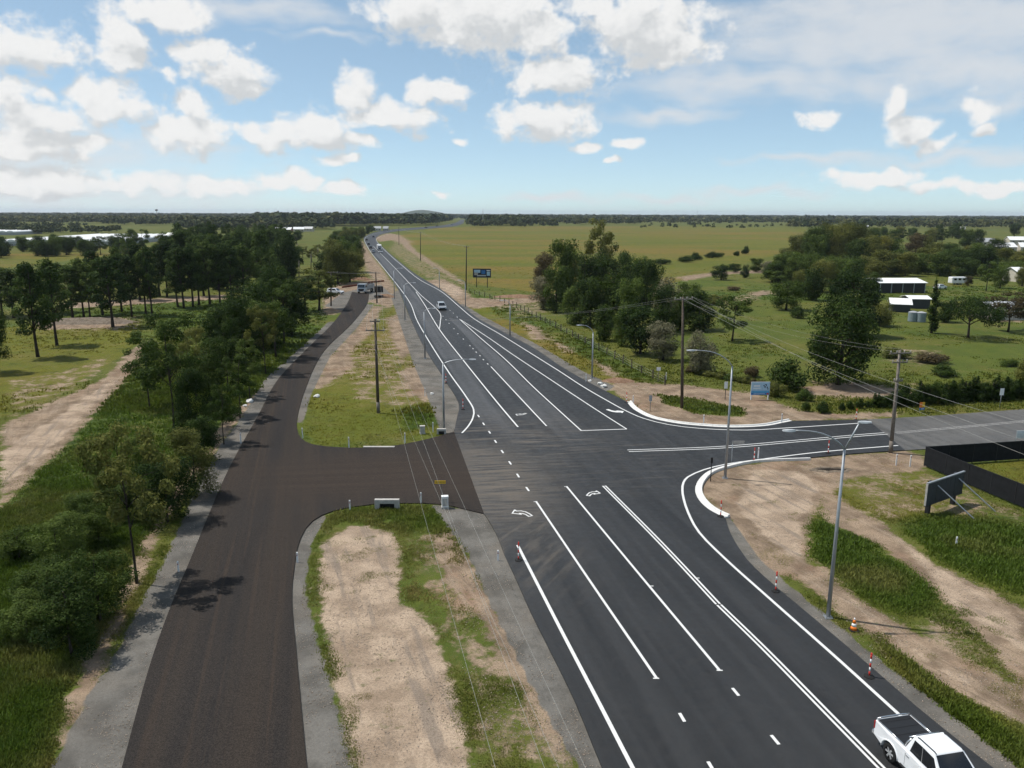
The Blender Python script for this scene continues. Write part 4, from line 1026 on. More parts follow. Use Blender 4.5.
# ---- far woodland: one mass
def far_wood():
    rng = np.random.default_rng(5); co = []; fc = []; tn = []; base = 0
    spots = []
    def add(x, y, h, w, t): spots.append((x, y, h, w, t))
    for i in range(4600):                       # the flat wooded plain to the horizon
        d = math.exp(rng.uniform(math.log(2300), math.log(9000))); px = rng.uniform(-60, 1084); x = (px - 512) / F * d * 1.02
        if 455 < px < 470 and d < 3000: continue
        add(x, d, rng.uniform(9, 17), rng.uniform(16, 34), rng.random() * .7)
    def band(x0, x1, y0, y1, n, h0, h1, t0, t1):
        for i in range(n):
            px = rng.uniform(x0, x1); py = rng.uniform(y0, y1); p = G(px, py)
            if sd_in_box(np.array([p.x]), np.array([p.y]), HWC, 30)[0] > -22: continue
            h = rng.uniform(h0, h1); add(p.x, p.y, h, h * rng.uniform(.8, 1.3), rng.uniform(t0, t1))
    band(-40, 195, 217.5, 224, 620, 10, 17, .25, 1); band(100, 200, 220, 226, 200, 10, 16, .1, .7); band(256, 366, 218, 226.5, 620, 15, 24, 0, .55); band(366, 452, 218, 226, 460, 15, 22, .0, .6)
    band(200, 300, 219, 230, 280, 9, 15, .1, .7); band(468, 540, 219.5, 226, 260, 14, 20, .05, .5); band(540, 640, 218.5, 225, 300, 10, 16, .15, .7); band(640, 800, 218, 224, 260, 9, 14, .2, .9); band(790, 1064, 218, 229, 560, 10, 17, .05, .8)
    band(-40, 120, 231.5, 234, 70, 5, 9, 0, .5); band(180, 330, 223, 230, 420, 10, 17, .05, .6); band(640, 800, 225, 228.5, 46, 4, 8, .1, .5); band(-30, 90, 226, 231, 46, 6, 10, 0, .4); band(0, 60, 231, 234, 40, 5, 8, 0, .4); band(468, 560, 226, 227.4, 30, 8, 14, .1, .5)
    for (x, y, h, w, t) in spots:
        k = 20 if y > 2200 else 44
        d = rng.normal(size=(k, 3)); d /= np.linalg.norm(d, axis=1)[:, None]; d[:, 2] = np.abs(d[:, 2]) * 1.1 - .25
        r = .75 + .4 * rng.random(k)
        p = np.stack([x + d[:, 0] * w / 2 * r, y + d[:, 1] * w / 2 * r, h * (.42 + .55 * d[:, 2] * r)], 1)
        nr_ = d + rng.normal(size=(k, 3)) * .5 + [0, 0, .3]; nr_ /= np.linalg.norm(nr_, axis=1)[:, None]
        t_ = np.cross(nr_, rng.normal(size=(k, 3))); t_ /= np.linalg.norm(t_, axis=1)[:, None]; s_ = np.cross(nr_, t_)
        sz = w * (.17 if k == 44 else .27)
        q = np.stack([p - t_ * sz, p - s_ * sz * .7, p + t_ * sz, p + s_ * sz * .7], 1).reshape(-1, 3)
        co.append(q); fc.append(np.arange(4 * k).reshape(k, 4) + base); base += 4 * k
        tn.append(np.repeat(np.clip(t + rng.normal(size=k) * .15, 0, 1), 4))
    co = np.vstack(co); fc = np.vstack(fc); tn = np.concatenate(tn)
    me = np_mesh('far_woodland', co, fc, {'tone': rgba(tn, tn * 0, tn * 0)}); me.materials.append(LEAF['far'])
    tag(link_mesh('far_woodland', me), 'far wooded plain along the horizon', 'woodland', None, 'stuff')
LEAF['far'] = leaf_mat('far_leaves', (.024, .040, .014), (.120, .120, .045), .1)
far_wood()

# ------------------------------------------------------------------ grass tufts on the near ground
def grass_mat():
    k = NM('grass_blades'); c = k.attr('tone')
    k.done(c, .6, .2); tr = k.n.new('ShaderNodeBsdfTranslucent'); k.l.new(c, tr.inputs[0]); mx = k.n.new('ShaderNodeMixShader'); mx.inputs[0].default_value = .3
    k.l.new(k.b.outputs[0], mx.inputs[1]); k.l.new(tr.outputs[0], mx.inputs[2]); k.l.new(mx.outputs[0], k.out.inputs[0]); return k.m
def grass():
    rng = np.random.default_rng(11); N = 330000
    yy = 1 / rng.uniform(1 / 125, 1 / 24.0, N); xx = rng.uniform(-.74, .74, N) * (yy + 6)
    yy2 = rng.uniform(24, 62, 120000); xx2 = rng.uniform(-.74, .74, 120000) * (yy2 + 6)
    yy = np.concatenate([yy, yy2]); xx = np.concatenate([xx, xx2])
    rd = np.maximum(np.maximum(sd_in_box(xx, yy, HWC, 5), sd_in_box(xx, yy, SVC, 5)), sd_in_box(xx, yy, OLD_SIDE, 5))
    z = zones(xx, yy)
    e = fbm(xx, yy, 2.2, 4, 21) - .5; clump = fbm(xx, yy, .9, 3, 40)
    bare = np.maximum(np.maximum(z['dirt'], z['sand']) + e * 1.1, z['gravel'] * 1.15 + e * .5)
    keep = (rd < -.25) & (bare < .44 + .55 * (rng.random(len(xx)) - .5)) & (clump > .34 - z['lush'] * .2)
    # sparse weeds in the bare earth
    weeds = (rd < -.3) & (bare >= .5) & (z['gravel'] < .4) & (fbm(xx, yy, 3.4, 4, 77) > .58) & (clump > .55)
    keep |= weeds
    bare = bare[keep]; xx, yy, rd = xx[keep], yy[keep], rd[keep]; z = {k: v[keep] for k, v in z.items()}; n = len(xx)
    zz = ground_height(xx, yy, np.clip((-rd - .6) / 5, 0, 1))
    patch = fbm(xx, yy, 6, 4, 60); big = fbm(xx, yy, 1.6, 3, 90)
    hgt = (.035 + .06 * rng.random(n)) * (1 + 2.2 * z['lush'] * (.2 + big)) * (.7 + patch) * np.clip((130 - yy) / 40, .3, 1) * np.clip(1.15 - bare * 1.1, .4, 1.1)
    wid = hgt * .16 + .014 + yy * .00012
    green = np.array([.118, .152, .020]); lush = np.array([.066, .112, .012]); dry = np.array([.215, .195, .022]); straw = np.array([.29, .215, .080])
    c = np.tile(green, (n, 1)); c = c + (dry - c) * (z['dry'] * (.45 + .55 * patch))[:, None]; c = c + (lush - c) * (z['lush'] * .8)[:, None]
    sm = np.clip((fbm(xx, yy, 4.5, 3, 123) - .52) * 4, 0, 1) * (1 - .45 * z['lush']); c = c + (straw - c) * np.clip(sm * .55 + z['patchy'] * .5 * patch, 0, .9)[:, None]
    c *= (.7 + .75 * rng.random(n))[:, None]
    B = 5; co = np.zeros((n, B, 3, 3), np.float32)
    for b in range(B):
        a = rng.uniform(0, 6.28, n); sp = hgt * (.15 + .75 * rng.random(n)); h = hgt * (.6 + .6 * rng.random(n)); ox = rng.normal(size=n) * .09 * (1 + yy / 90); oy = rng.normal(size=n) * .09 * (1 + yy / 90)
        ca, sa = np.cos(a), np.sin(a)
        co[:, b, 0] = np.stack([xx + ox - sa * wid, yy + oy + ca * wid, zz - .02], 1); co[:, b, 1] = np.stack([xx + ox + sa * wid, yy + oy - ca * wid, zz - .02], 1)
        co[:, b, 2] = np.stack([xx + ox + ca * sp, yy + oy + sa * sp, zz + h], 1)
    co = co.reshape(-1, 3); fc = np.arange(len(co)).reshape(-1, 3); cc = np.repeat(c, B * 3, 0)
    # scattered tussocks on the farther meadow and paddocks
    m_ = 46000; ty = 1 / rng.uniform(1 / 330, 1 / 85.0, m_); tx = rng.uniform(-.76, .76, m_) * ty
    tz = zones(tx, ty); ok = (np.maximum(np.maximum(sd_in_box(tx, ty, HWC, 5), sd_in_box(tx, ty, SVC, 5)), sd_in_box(tx, ty, OLD_SIDE, 5)) < -.5) & (np.maximum(tz['dirt'], tz['gravel']) < .6) & (fbm(tx, ty, 14, 4, 300) + .35 * tz['lush'] > .47 + .2 * rng.random(m_))
    tx, ty = tx[ok], ty[ok]; k_ = len(tx); lu = tz['lush'][ok]; dr = tz['dry'][ok]
    th = (.06 + .14 * rng.random(k_)) * (1 + .8 * lu); tc = np.array([.100, .130, .018]) + (np.array([.21, .18, .026]) - np.array([.100, .130, .018])) * (dr * .6 + .4 * rng.random(k_) * (1 - lu))[:, None]; tc = tc * (.65 + .7 * rng.random(k_))[:, None]
    co2 = np.zeros((k_, 6, 3, 3), np.float32)
    for b in range(6):
        a = rng.uniform(0, 6.28, k_); ox = rng.normal(size=k_) * .28; oy = rng.normal(size=k_) * .28; w_ = th * .55; ca, sa = np.cos(a), np.sin(a)
        co2[:, b, 0] = np.stack([tx + ox - sa * w_, ty + oy + ca * w_, 0 * tx - .05], 1); co2[:, b, 1] = np.stack([tx + ox + sa * w_, ty + oy - ca * w_, 0 * tx - .05], 1); co2[:, b, 2] = np.stack([tx + ox + ca * th * .4, ty + oy + sa * th * .4, th], 1)
    co = np.vstack([co, co2.reshape(-1, 3)]); cc = np.vstack([cc, np.repeat(tc, 18, 0)]); fc = np.arange(len(co)).reshape(-1, 3)
    me = np_mesh('grass', co, fc, {'tone': rgba(cc[:, 0], cc[:, 1], cc[:, 2])}); me.materials.append(grass_mat())
    tag(link_mesh('grass', me), 'rough green and yellow grass on the verges', 'grass', None, 'stuff')
grass()

def pebbles():
    rng = np.random.default_rng(23); N = 150000; y = 1 / rng.uniform(1 / 95, 1 / 25.0, N); x = rng.uniform(-.74, .74, N) * (y + 6); z = zones(x, y)
    rd = np.maximum(np.maximum(sd_in_box(x, y, HWC, 5), sd_in_box(x, y, SVC, 5)), sd_in_box(x, y, OLD_SIDE, 5))
    bare = np.maximum(np.maximum(z['dirt'], z['sand']), z['gravel'])
    k = (rd < -.1) & (bare > .45) & (fbm(x, y, 1.7, 3, 500) > .40 + .25 * rng.random(N)); x, y, rd = x[k][:26000], y[k][:26000], rd[k][:26000]; n = len(x)
    g = ground_height(x, y, np.clip((-rd - .6) / 5, 0, 1)); s = .010 + .030 * rng.random(n) ** 3 + y * .0001
    o = np.array([(1, 0, 0), (0, 1, 0), (-1, 0, 0), (0, -1, 0), (0, 0, .8), (0, 0, -.8)], float); a = rng.uniform(0, 6.28, n); c_, s_ = np.cos(a), np.sin(a)
    jit = 1 + .5 * (rng.random((n, 6, 3)) - .5); v = o[None] * jit * s[:, None, None]
    co = np.stack([v[..., 0] * c_[:, None] - v[..., 1] * s_[:, None] + x[:, None], v[..., 0] * s_[:, None] + v[..., 1] * c_[:, None] + y[:, None], v[..., 2] + (g + s * .3)[:, None]], -1).reshape(-1, 3)
    f = np.array([(0, 1, 4), (1, 2, 4), (2, 3, 4), (3, 0, 4), (1, 0, 5), (2, 1, 5), (3, 2, 5), (0, 3, 5)]); fc = (f[None] + (np.arange(n) * 6)[:, None, None]).reshape(-1, 3)
    t = np.repeat(rng.random(n), 6); col = np.array([.19, .15, .115]) + t[:, None] * np.array([.26, .22, .18])
    me = np_mesh('pebbles', co, fc, {'tone': rgba(col[:, 0], col[:, 1], col[:, 2])}); k_ = NM('pebble_stone'); me.materials.append(k_.done(k_.attr('tone'), .9, .15))
    tag(link_mesh('pebbles', me), 'loose stones and clods on the bare ground', 'pebbles', None, 'stuff')
pebbles()

# things of one row are told apart by their place in it
ORD = ['first', 'second', 'third', 'fourth', 'fifth', 'sixth', 'seventh', 'eighth', 'ninth', 'tenth', 'eleventh', 'twelfth', 'thirteenth', 'fourteenth', 'fifteenth', 'sixteenth', 'seventeenth', 'eighteenth', 'nineteenth', 'twentieth']
def ordinal(n):
    if n < 20: return ORD[n]
    t = ['twenty', 'thirty', 'forty', 'fifty', 'sixty'][(n + 1) // 10 - 2]; k = (n + 1) % 10
    return (t[:-1] + 'ieth') if k == 0 else t + '-' + ORD[k - 1]
def px_of(o):
    d = o.location - CAM; return 512 + F * d.dot(_r) / d.dot(_f)
def number_row(group, text):
    os_ = sorted([o for o in COL.objects if o.parent is None and o.get('group') == group], key=px_of)
    seen = {}
    for o in os_: seen[o['label']] = seen.get(o['label'], 0) + 1
    os_ = [o for o in os_ if seen[o['label']] > 1]
    for i, o in enumerate(os_): o['label'] = text.format(ordinal(i))
number_row('trees crowding the left side of the service road', '{} trunk from the left in the tree belt along the service road')
number_row('shrubs in the tall grass by the dirt track', '{} green shrub from the left in the tall grass by the dirt track')
number_row('pines in the row behind the left meadow', '{} bare-trunked pine from the left in the row behind the meadow')
number_row('trees of the dense clump beside the paddock fence', '{} dark trunk from the left within the dense clump right of the highway')
number_row('tall trees of the grove at the end of the big field', '{} tall rounded tree from the left in the grove ending the big field')
number_row('trees around the farm sheds', '{} bushy tree from the left in the green belt behind the farm sheds')
number_row('trees of the belt beside the highway bend', '{} bushy tree from the left in the belt at the highway bend')
number_row('shrubs of the hedge along the side road', '{} dark shrub from the left in the hedge along the side road')
number_row('weed bushes along the lawn edge', '{} low weed bush from the left along the lawn edge by the power pole')
number_row('thin trees in the bright paddock', '{} thin olive tree from the left in the bright paddock')
number_row('dark trees before the white greenhouses', '{} low dark tree from the left in the belt before the greenhouses')
number_row('trees before the far village', '{} distant tree from the left among the far village houses')
number_row('trees near the far sandy clearing', '{} tree from the left between the pine row and far sandy clearing')
# ------------------------------------------------------------------ street lamps
def street_lamp(px, py, top, arms, label, group='street lamps along the highway', height=None, col='galv'):
    """arms: list of (world dx, dy, rise, droop) for each outreach"""
    b = GP(px, py); h = height or height_at(b, top); root = empty('street_lamp', b); tag(root, label, 'street lamp', group)
    MB().tube([(0, 0, 0), (0, 0, h * .5), (0, 0, h)], [.125, .10, .07], 8).build('pole', M[col], root, True)
    mb = MB().box((0, 0, .03), (.42, .42, .06))
    for sx in (-1, 1):
        for sy in (-1, 1): mb.tube([(sx * .15, sy * .15, .05), (sx * .15, sy * .15, .14)], .025, 6)
    mb.build('base_plate', M[col], root)
    for (dx, dy, rise, straight) in arms:
        L = math.hypot(dx, dy)
        pts = []
        if straight: pts = [(0, 0, h - .05), (dx * .5, dy * .5, h + rise * .5), (dx, dy, h + rise)]
        else:
            for i in range(9):
                u = i / 8; pts.append((dx * u ** 1.15, dy * u ** 1.15, h + rise * (1 - (1 - u) ** 2.6)))
        MB().tube(pts, [.055 - .015 * i / (len(pts) - 1) for i in range(len(pts))], 6).build('arm', M[col], root, True)
        e = Vector(pts[-1]); d = Vector((dx, dy, 0)).normalized(); s = Vector((-d.y, d.x, 0))
        mb = MB(); sec = [(-.1, .04, .04), (.08, .09, .055), (.32, .12, .05), (.6, .08, .03)]
        for (o, w, t) in sec:
            q = e + d * o; mb.v += [tuple(q - s * w - Vector((0, 0, t))), tuple(q + s * w - Vector((0, 0, t))), tuple(q + s * w * .7 + Vector((0, 0, t))), tuple(q - s * w * .7 + Vector((0, 0, t)))]
        for i in range(3):
            for j in range(4): mb.f.append((i*4+j, i*4+(j+1) % 4, (i+1)*4+(j+1) % 4, (i+1)*4+j))
        mb.f += [(3, 2, 1, 0), (12, 13, 14, 15)]
        hd = mb.build('lamp_head', M['lens'] if col == 'galv' else M['galv'], root)
    return root
b1 = G(828, 617); 
def arm_to(base, top, px, py):
    """outreach that ends where the pixel shows it, in the plane facing the camera"""
    h = height_at(base, top); e = on_ray_dist(px, py, base); return (e.x - base[0], .0, e.z - h, False)
lp = street_lamp(828, 617, 449, [arm_to(b1, 449, 794, 430), (*arm_to(b1, 449, 860, 421.5)[:3], True)], 'near galvanised street lamp with two outreach arms over the bare verge')
b2 = G(725, 478); street_lamp(725, 478, 366, [arm_to(b2, 366, 694, 350)], 'grey street lamp standing inside the kerbed near corner')
b3 = G(444, 433); street_lamp(444, 433, 364, [arm_to(b3, 364, 470, 359)], 'street lamp beside the brown link road, arm over the highway')
b4 = G(425, 358.5); street_lamp(425, 358.5, 312, [arm_to(b4, 312, 433, 308)], 'second street lamp along the highway left edge, beyond the link road')
b5 = G(405, 320); street_lamp(405, 320, 285, [arm_to(b5, 285, 413, 282.5)], 'third street lamp along the highway left edge')
b6 = G(394.5, 299); street_lamp(394.5, 299, 271, [arm_to(b6, 271, 401, 268)], 'fourth street lamp along the highway left edge, near the painted median tip')
b7 = G(592, 378); street_lamp(592, 378, 332, [arm_to(b7, 332, 581, 325)], 'street lamp on the yellow verge before the dense clump')
b8 = G(510, 335.5); street_lamp(510, 335.5, 304, [arm_to(b8, 304, 503, 300)], 'street lamp on the verge beside the wire fence start')
b9 = G(465.5, 307.5); street_lamp(465.5, 307.5, 283, [arm_to(b9, 283, 460, 280)], 'street lamp near the field billboard side track')
b10 = G(439.5, 288.5); street_lamp(439.5, 288.5, 270, [arm_to(b10, 270, 435, 268)], 'farthest street lamp on the right verge, by the bare earth')

# ------------------------------------------------------------------ power poles and wires
def power_pole(px, py, topx, topy, label, arms=((.0, 2.2),), mat='wood_pole', yaw=0.0, collar=False):
    b = GP(px, py); h = height_at(b, topy); e = on_ray_dist(topx, topy, b); lean = e.x - b.x
    root = empty('power_pole', b); tag(root, label, 'power pole', 'timber power poles')
    MB().tube([(0, 0, -.3), (lean * .5, 0, h * .5), (lean, 0, h)], [.19, .16, .12], 9).build('pole', M[mat], root, True)
    if collar: MB().tube([(0, .0, 0), (lean * .12, 0, h * .12)], .197, 9).build('pole_base_sleeve', M['wood_grey'], root, True)
    tips = []
    for (dz, L) in arms:
        z = h - .25 - dz; x0 = lean * z / h; c, s = math.cos(yaw), math.sin(yaw)
        mb = MB(); hx = L / 2
        q = [(-hx, -.19), (hx, -.19), (hx, -.07), (-hx, -.07)]
        mb.hexa([(x0 + x * c - y * s, x * s + y * c, z - .06) for x, y in q], [(x0 + x * c - y * s, x * s + y * c, z + .06) for x, y in q])
        mb.build('crossarm', M['wood_grey'], root)
        for t in (-.92, -.35, .35, .92):
            x = x0 + t * hx * c + .13 * s; y = t * hx * s - .13 * c
            MB().lathe([(.02, 0), (.05, .06), (.035, .1), (.06, .14), (.03, .2)], (x, y, z + .06), 7).build('insulator', M['concrete'], root)
            tips.append(Vector((x, y, z + .25)) + b)
    return root, tips, b, h
p1, t1, *_ = power_pole(378.3, 413, 375, 319, 'tall timber power pole on the grass island between both roads', ((.0, 1.1), (1.0, 2.1)), collar=True)
p2, t2, *_ = power_pole(377, 303, 375.6, 272, 'timber power pole at the earthworks yard', ((.0, 2.4),))
p3, t3, *_ = power_pole(331, 306, 331, 271.5, 'timber power pole beside the parked white car', ((.0, 3.4),))
p4, t4, b4_, h4 = power_pole(682, 408, 683, 297, 'tall timber power pole before the pale flowering bush', ((.0, 2.4),), 'wood_pole', .35)
p5, t5, *_ = power_pole(890.5, 452.5, 900, 350, 'leaning timber power pole beside the side road', ((.0, 2.2), (.85, 1.6), (2.6, .9)), 'wood_grey', .2, True)
p6, t6, *_ = power_pole(466, 290, 466.5, 246, 'dark power pole beside the field billboard', ((.0, 1.6),), 'dark_paint')
p7, t7, *_ = power_pole(420.5, 260.5, 420.5, 232, 'dark power pole along the field edge, second from the billboard', ((.0, 1.8),), 'dark_paint')
p8, t8, *_ = power_pole(399, 245, 398.7, 227, 'farthest dark power pole along the field edge', ((.0, 1.8),), 'dark_paint')
for (x, y0, y1, lb) in ((299, 279, 260, 'bare grey pole foremost in the bright left paddock'), (311, 271, 254, 'bare grey pole at the right side of the bright left paddock'), (297, 258, 243, 'bare grey pole farthest in the bright left paddock'), (318, 262, 248, 'thin grey pole against the belt trees')):
    power_pole(x, y0, x, y1, lb, (), 'wood_grey')
def wire(a, b, sag, label, group, r=.006):
    r = min(r, .008)
    a = Vector(a); b = Vector(b); pts = []
    for i in range(25):
        u = i / 24; p = a.lerp(b, u); p.z -= sag * 4 * u * (1 - u); pts.append(p)
    o = a.copy(); mb = MB().tube([p - o for p in pts], r, 4, False); ob = mb.build('power_wire', M['wire'], None); ob.location = o
    tag(ob, label, 'wire', group)
def along(px, py, z): return G(px, py, z)
for t, (ex, ey), nth in zip((t1[0], t1[3], t1[4], t1[7]), ((498, 768), (548, 768), (563, 768), (590, 768)), ('first', 'second', 'third', 'fourth')):
    e = G(ex, ey, 8.3); d = (e - t); far = t + d * 1.35
    wire(t, far, .35, nth + ' thin wire from the left running from the island pole over the sandy patch', 'wires from the island pole toward the camera', .0048)
for i in range(4):
    wire(t1[4 + i], t2[i], .8, ORD[i] + ' thin power wire between the island pole and the yard pole', 'wires between the island and yard poles', .012)
    wire(t2[i], t3[i], .4, ORD[i] + ' thin power wire between the yard pole and the pole by the parked car', 'wires over the yard', .012)
    if i in (0, 3): wire(t4[i], t1[i], 1.0, ('upper' if i else 'lower') + ' thin power wire crossing high over the highway', 'wires crossing the highway')
    wire(t6[i], t7[i], 1.0, ORD[i] + ' thin power wire along the field edge, billboard to second pole', 'wires along the field edge', .014)
    wire(t7[i], t8[i], 1.0, ORD[i] + ' thin power wire along the field edge, to the farthest pole', 'far wires along the field edge', .014)
    if i in (0, 3): wire(t4[i], t5[i], .9, ('outer' if i else 'inner') + ' thin power wire between the two poles by the side road', 'wires between the side road poles')
for t, (ex, ey, z), nth in zip((t4[1], t4[2], t4[3]), ((1060, 478, 9.0), (1060, 455, 10.0), (1060, 500, 8.4)), ('middle', 'highest', 'lowest')):
    wire(t, G(ex, ey, z) + Vector((4, -2, .2)), 1.1, nth + ' power wire sloping across the side road toward the near right', 'wires toward the near right', .014)

# ------------------------------------------------------------------ small roadside things
def guide_post(px, py, label, h=1.05):
    b = GP(px, py); r = empty('guide_post', b); tag(r, label, 'guide post', 'white roadside guide posts')
    MB().hexa([(-.055, -.03, -.05), (.055, -.03, -.05), (.055, .03, -.05), (-.055, .03, -.05)], [(-.05, -.025, h), (.05, -.025, h), (.05, .025, h + .02), (-.05, .025, h + .02)]).build('post', M['white'], r, False, .006)
    MB().box((0, -.034, h - .18), (.045, .006, .09)).build('reflector', M['tail'], r)
for (x, y, lb) in [(178.5,571,'white guide post nearest the camera on the grey left shoulder'),(241,443,'white guide post on the left shoulder beside the shadowed bend'),(297.5,562,'white guide post right of the service road at the sandy patch corner'),(350,510,'white guide post left of the concrete culvert end'),
     (421,503,'white guide post right of the concrete culvert end'),(302.6,438,'white guide post at the rounded island corner'),(349,448,'white guide post on the island edge, second from the left'),(405,443,'white guide post on the island edge before the grey cabinet'),(433,432,'tall white guide post beside the island lamp'),
     (498,560,'white guide post on gravel beside the highway left edge'),(633,404,'white guide post at the far corner kerb start'),(703.5,424,'white guide post inside the far corner kerb'),(586,382,'white guide post below the verge lamp'),(781.5,423,'white guide post at the far kerb end'),(758,459,'white guide post on the near corner kerb'),
     (910,466,'white marker post beside the leaning pole'),(896,465,'short white marker post in front of the leaning pole'),(956,546,'white marker post in the grass before the billboard back'),(666,380,'white marker post by the end of the wire fence'),(425,396,'white marker block on the island near the second lamp')]:
    guide_post(x, y, lb, height_at(GP(x, y), y - 10) if y > 500 else 1.05)
def bollard(px, py, label):
    b = GP(px, py); r = empty('delineator_post', b); tag(r, label, 'delineator', 'red and white temporary delineators')
    MB().lathe([(.24, 0), (.25, .05), (.16, .09), (.09, .11)], (0, 0, 0), 12).build('base', M['rubber'], r)
    for k in range(5):
        MB().lathe([(.042, .10 + k * .22), (.042, .318 + k * .22)], (0, 0, 0), 10).build('band', M['red'] if k % 2 == 0 else M['white'], r, True)
    MB().lathe([(.042, 1.2), (.05, 1.23), (.025, 1.30)], (0, 0, 0), 10).build('cap', M['red'], r, True)
for (x, y, lb) in [(518.5,561,'red and white delineator at the start of the left edge line'),(720.5,517,'red and white delineator at the near kerb end'),(754,461,'red and white delineator on the near corner kerb'),(775.5,592,'red and white delineator beside the near lamp'),(869,677.5,'red and white delineator just ahead of the white pickup'),
    (828,454,'red and white delineator on the side road near edge'),(626.5,403,'red and white delineator at the far corner kerb start'),(856,420,'orange delineator on the side road far edge'),(446,383,'delineator beside the highway left edge near the second lamp'),(463,410,'delineator where the left edge line bends')]: bollard(x, y, lb)
b = GP(853.5, 629.5); r = empty('traffic_cone', b); tag(r, 'orange traffic cone with white band beside the near lamp', 'traffic cone')
MB().box((0, 0, .025), (.48, .48, .05)).build('base', M['rubber'], r, False, .01)
for k, (a0, z0, a1, z1, mt) in enumerate(((.19, .05, .14, .24, 'orange'), (.14, .24, .10, .42, 'white'), (.10, .42, .055, .62, 'orange'), (.055, .62, .03, .72, 'white'))):
    MB().lathe([(a0, z0), (a1, z1)], (0, 0, 0), 14).build('cone_band', M[mt], r, True)
def sign(px, py, top, wpx, hpx, label, face='white', name='road_sign', back='galv', yaw=0, cat='road sign', shape='rect', post='galv'):
    b = GP(px, py); h = height_at(b, top); s = scale_at(b); w = wpx / s; hh = hpx / s
    r = empty(name, b, yaw); tag(r, label, cat)
    MB().tube([(0, 0, -.1), (0, 0, h - .02)], .04, 7).build('post', M[post], r, True)
    f = MB().box((0, -.055, h - hh / 2), (w, .012, hh)).build('panel', M[face], r, False, .004)
    MB().box((0, -.043, h - hh / 2), (w * .96, .01, hh * .96)).build('panel_back', M[back], r)
    return r, w, hh, h
sign(999.5, 408, 388, 4, 7, 'white sign on a thin post before the hedge')
sign(725, 400, 382, 3.5, 7, 'small white sign on dark post at the lawn edge', post='dark_paint')
sign(650, 411, 395, 3, 6, 'grey sign back on a thin post inside the far kerb', 'galv')
sign(710.5, 481, 457, 2.2, 6, 'thin dark backed sign on the kerbed near corner', 'dark_paint', post='dark_paint')
sign(658, 382, 367, 4, 3.5, 'white sign board on a post by the wire fence end', 'white', post='wood_grey')
r, w, hh, h = sign(731.3, 463, 441, 2, 2, 'street name sign blade on post at the near corner', 'galv', 'street_name_sign', post='galv')
s_ = scale_at(GP(731.3, 463)); MB().box((5.6 / s_, -.03, h - .15), (12 / s_, .03, .28)).build('name_blade', M['concrete'], r, False, .004)
b = GP(921.5, 412); s_ = scale_at(b); r = empty('election_placard', b, .25); tag(r, 'small orange and blue placard on the verge before the hedge', 'placard')
for dx in (-.3, .3): MB().box((dx, .03, .45), (.04, .03, .9)).build('stake', M['wood_grey'], r)
MB().box((-.17, 0, .88), (.33, .02, .62)).build('orange_panel', M['orange'], r); MB().box((.18, 0, .88), (.33, .02, .62)).build('orange_panel', M['yellow'], r)
MB().box((0, -.004, .42), (.7, .02, .28)).build('blue_panel', M['blue'], r); MB().box((.06, -.018, .42), (.4, .006, .06)).build('lettering_bar', M['white'], r)
# yellow notice and white pit cabinet at the link road
b = GP(442, 502); r = empty('warning_notice', b); tag(r, 'narrow yellow notice board on a stake beside the white cabinet', 'notice')
hN = height_at(b, 481); s_ = scale_at(b); MB().box((0, .04, hN / 2), (.05, .04, hN)).build('stake', M['wood_grey'], r); MB().box((-.12, 0, hN - .12), (11 / s_, .02, .26)).build('panel', M['yellow'], r)
for k in range(5): MB().box((-.42 + k * .15, -.014, hN - .12), (.09, .006, .05)).build('lettering_mark', M['black'], r)
def cabinet(px, py, top, wpx, label, mat='white'):
    b = GP(px, py); h = height_at(b, top); w = wpx / scale_at(b); r = empty('utility_cabinet', b, .15); tag(r, label, 'cabinet')
    MB().box((0, 0, .06), (w * 1.15, w * .85, .14)).build('plinth', M['concrete'], r); MB().box((0, 0, .12 + (h - .2) / 2), (w, w * .7, h - .2)).build('body', M[mat], r, False, .02)
    MB().box((0, 0, h - .03), (w * 1.08, w * .8, .07)).build('lid', M[mat], r, False, .015); MB().box((0, -w * .352, .12 + (h - .2) / 2), (w * .8, .012, (h - .2) * .8)).build('door', M['concrete'], r, False, .004)
cabinet(445, 507.5, 495.5, 6.5, 'white upright utility cabinet at the link road edge'); cabinet(422.5, 433.5, 425.5, 5, 'grey utility cabinet on the grass island edge', 'concrete')
def headwall(px0, px1, py, top, label):
    a = GP(px0, py); c = GP(px1, py); mid = (a + c) / 2; L = (c - a).length; h = height_at(mid, top); r = empty('culvert_headwall', (mid.x, mid.y, -.02), math.atan2((c - a).y, (c - a).x)); tag(r, label, 'culvert')
    MB().box((0, 0, h * .8), (L, .32, h * .42)).build('coping', M['concrete'], r, False, .02)
    for sx in (-1, 1):
        MB().box((sx * L * .40, .0, h * .3), (L * .2, .26, h * .6)).build('wing_wall', M['concrete'], r, False, .02)
    MB().box((0, .10, h * .28), (L * .6, .04, h * .56)).build('pipe_mouth_shade', M['black'], r)  # solid black plate painted as the shade in the culvert mouth
headwall(375, 399.5, 508.5, 499, 'concrete culvert end with dark opening below the brown link road'); headwall(437, 446, 434, 428.5, 'small concrete culvert end beside the island lamp')
MB_ = MB().box((0, 0, .05), (3.0, .35, .12)); o = MB_.build('concrete_edge_beam', M['concrete'], None, False, .02); p = GP(379, 447.2); o.location = p; tag(o, 'flat pale concrete beam along the island edge', 'concrete beam')
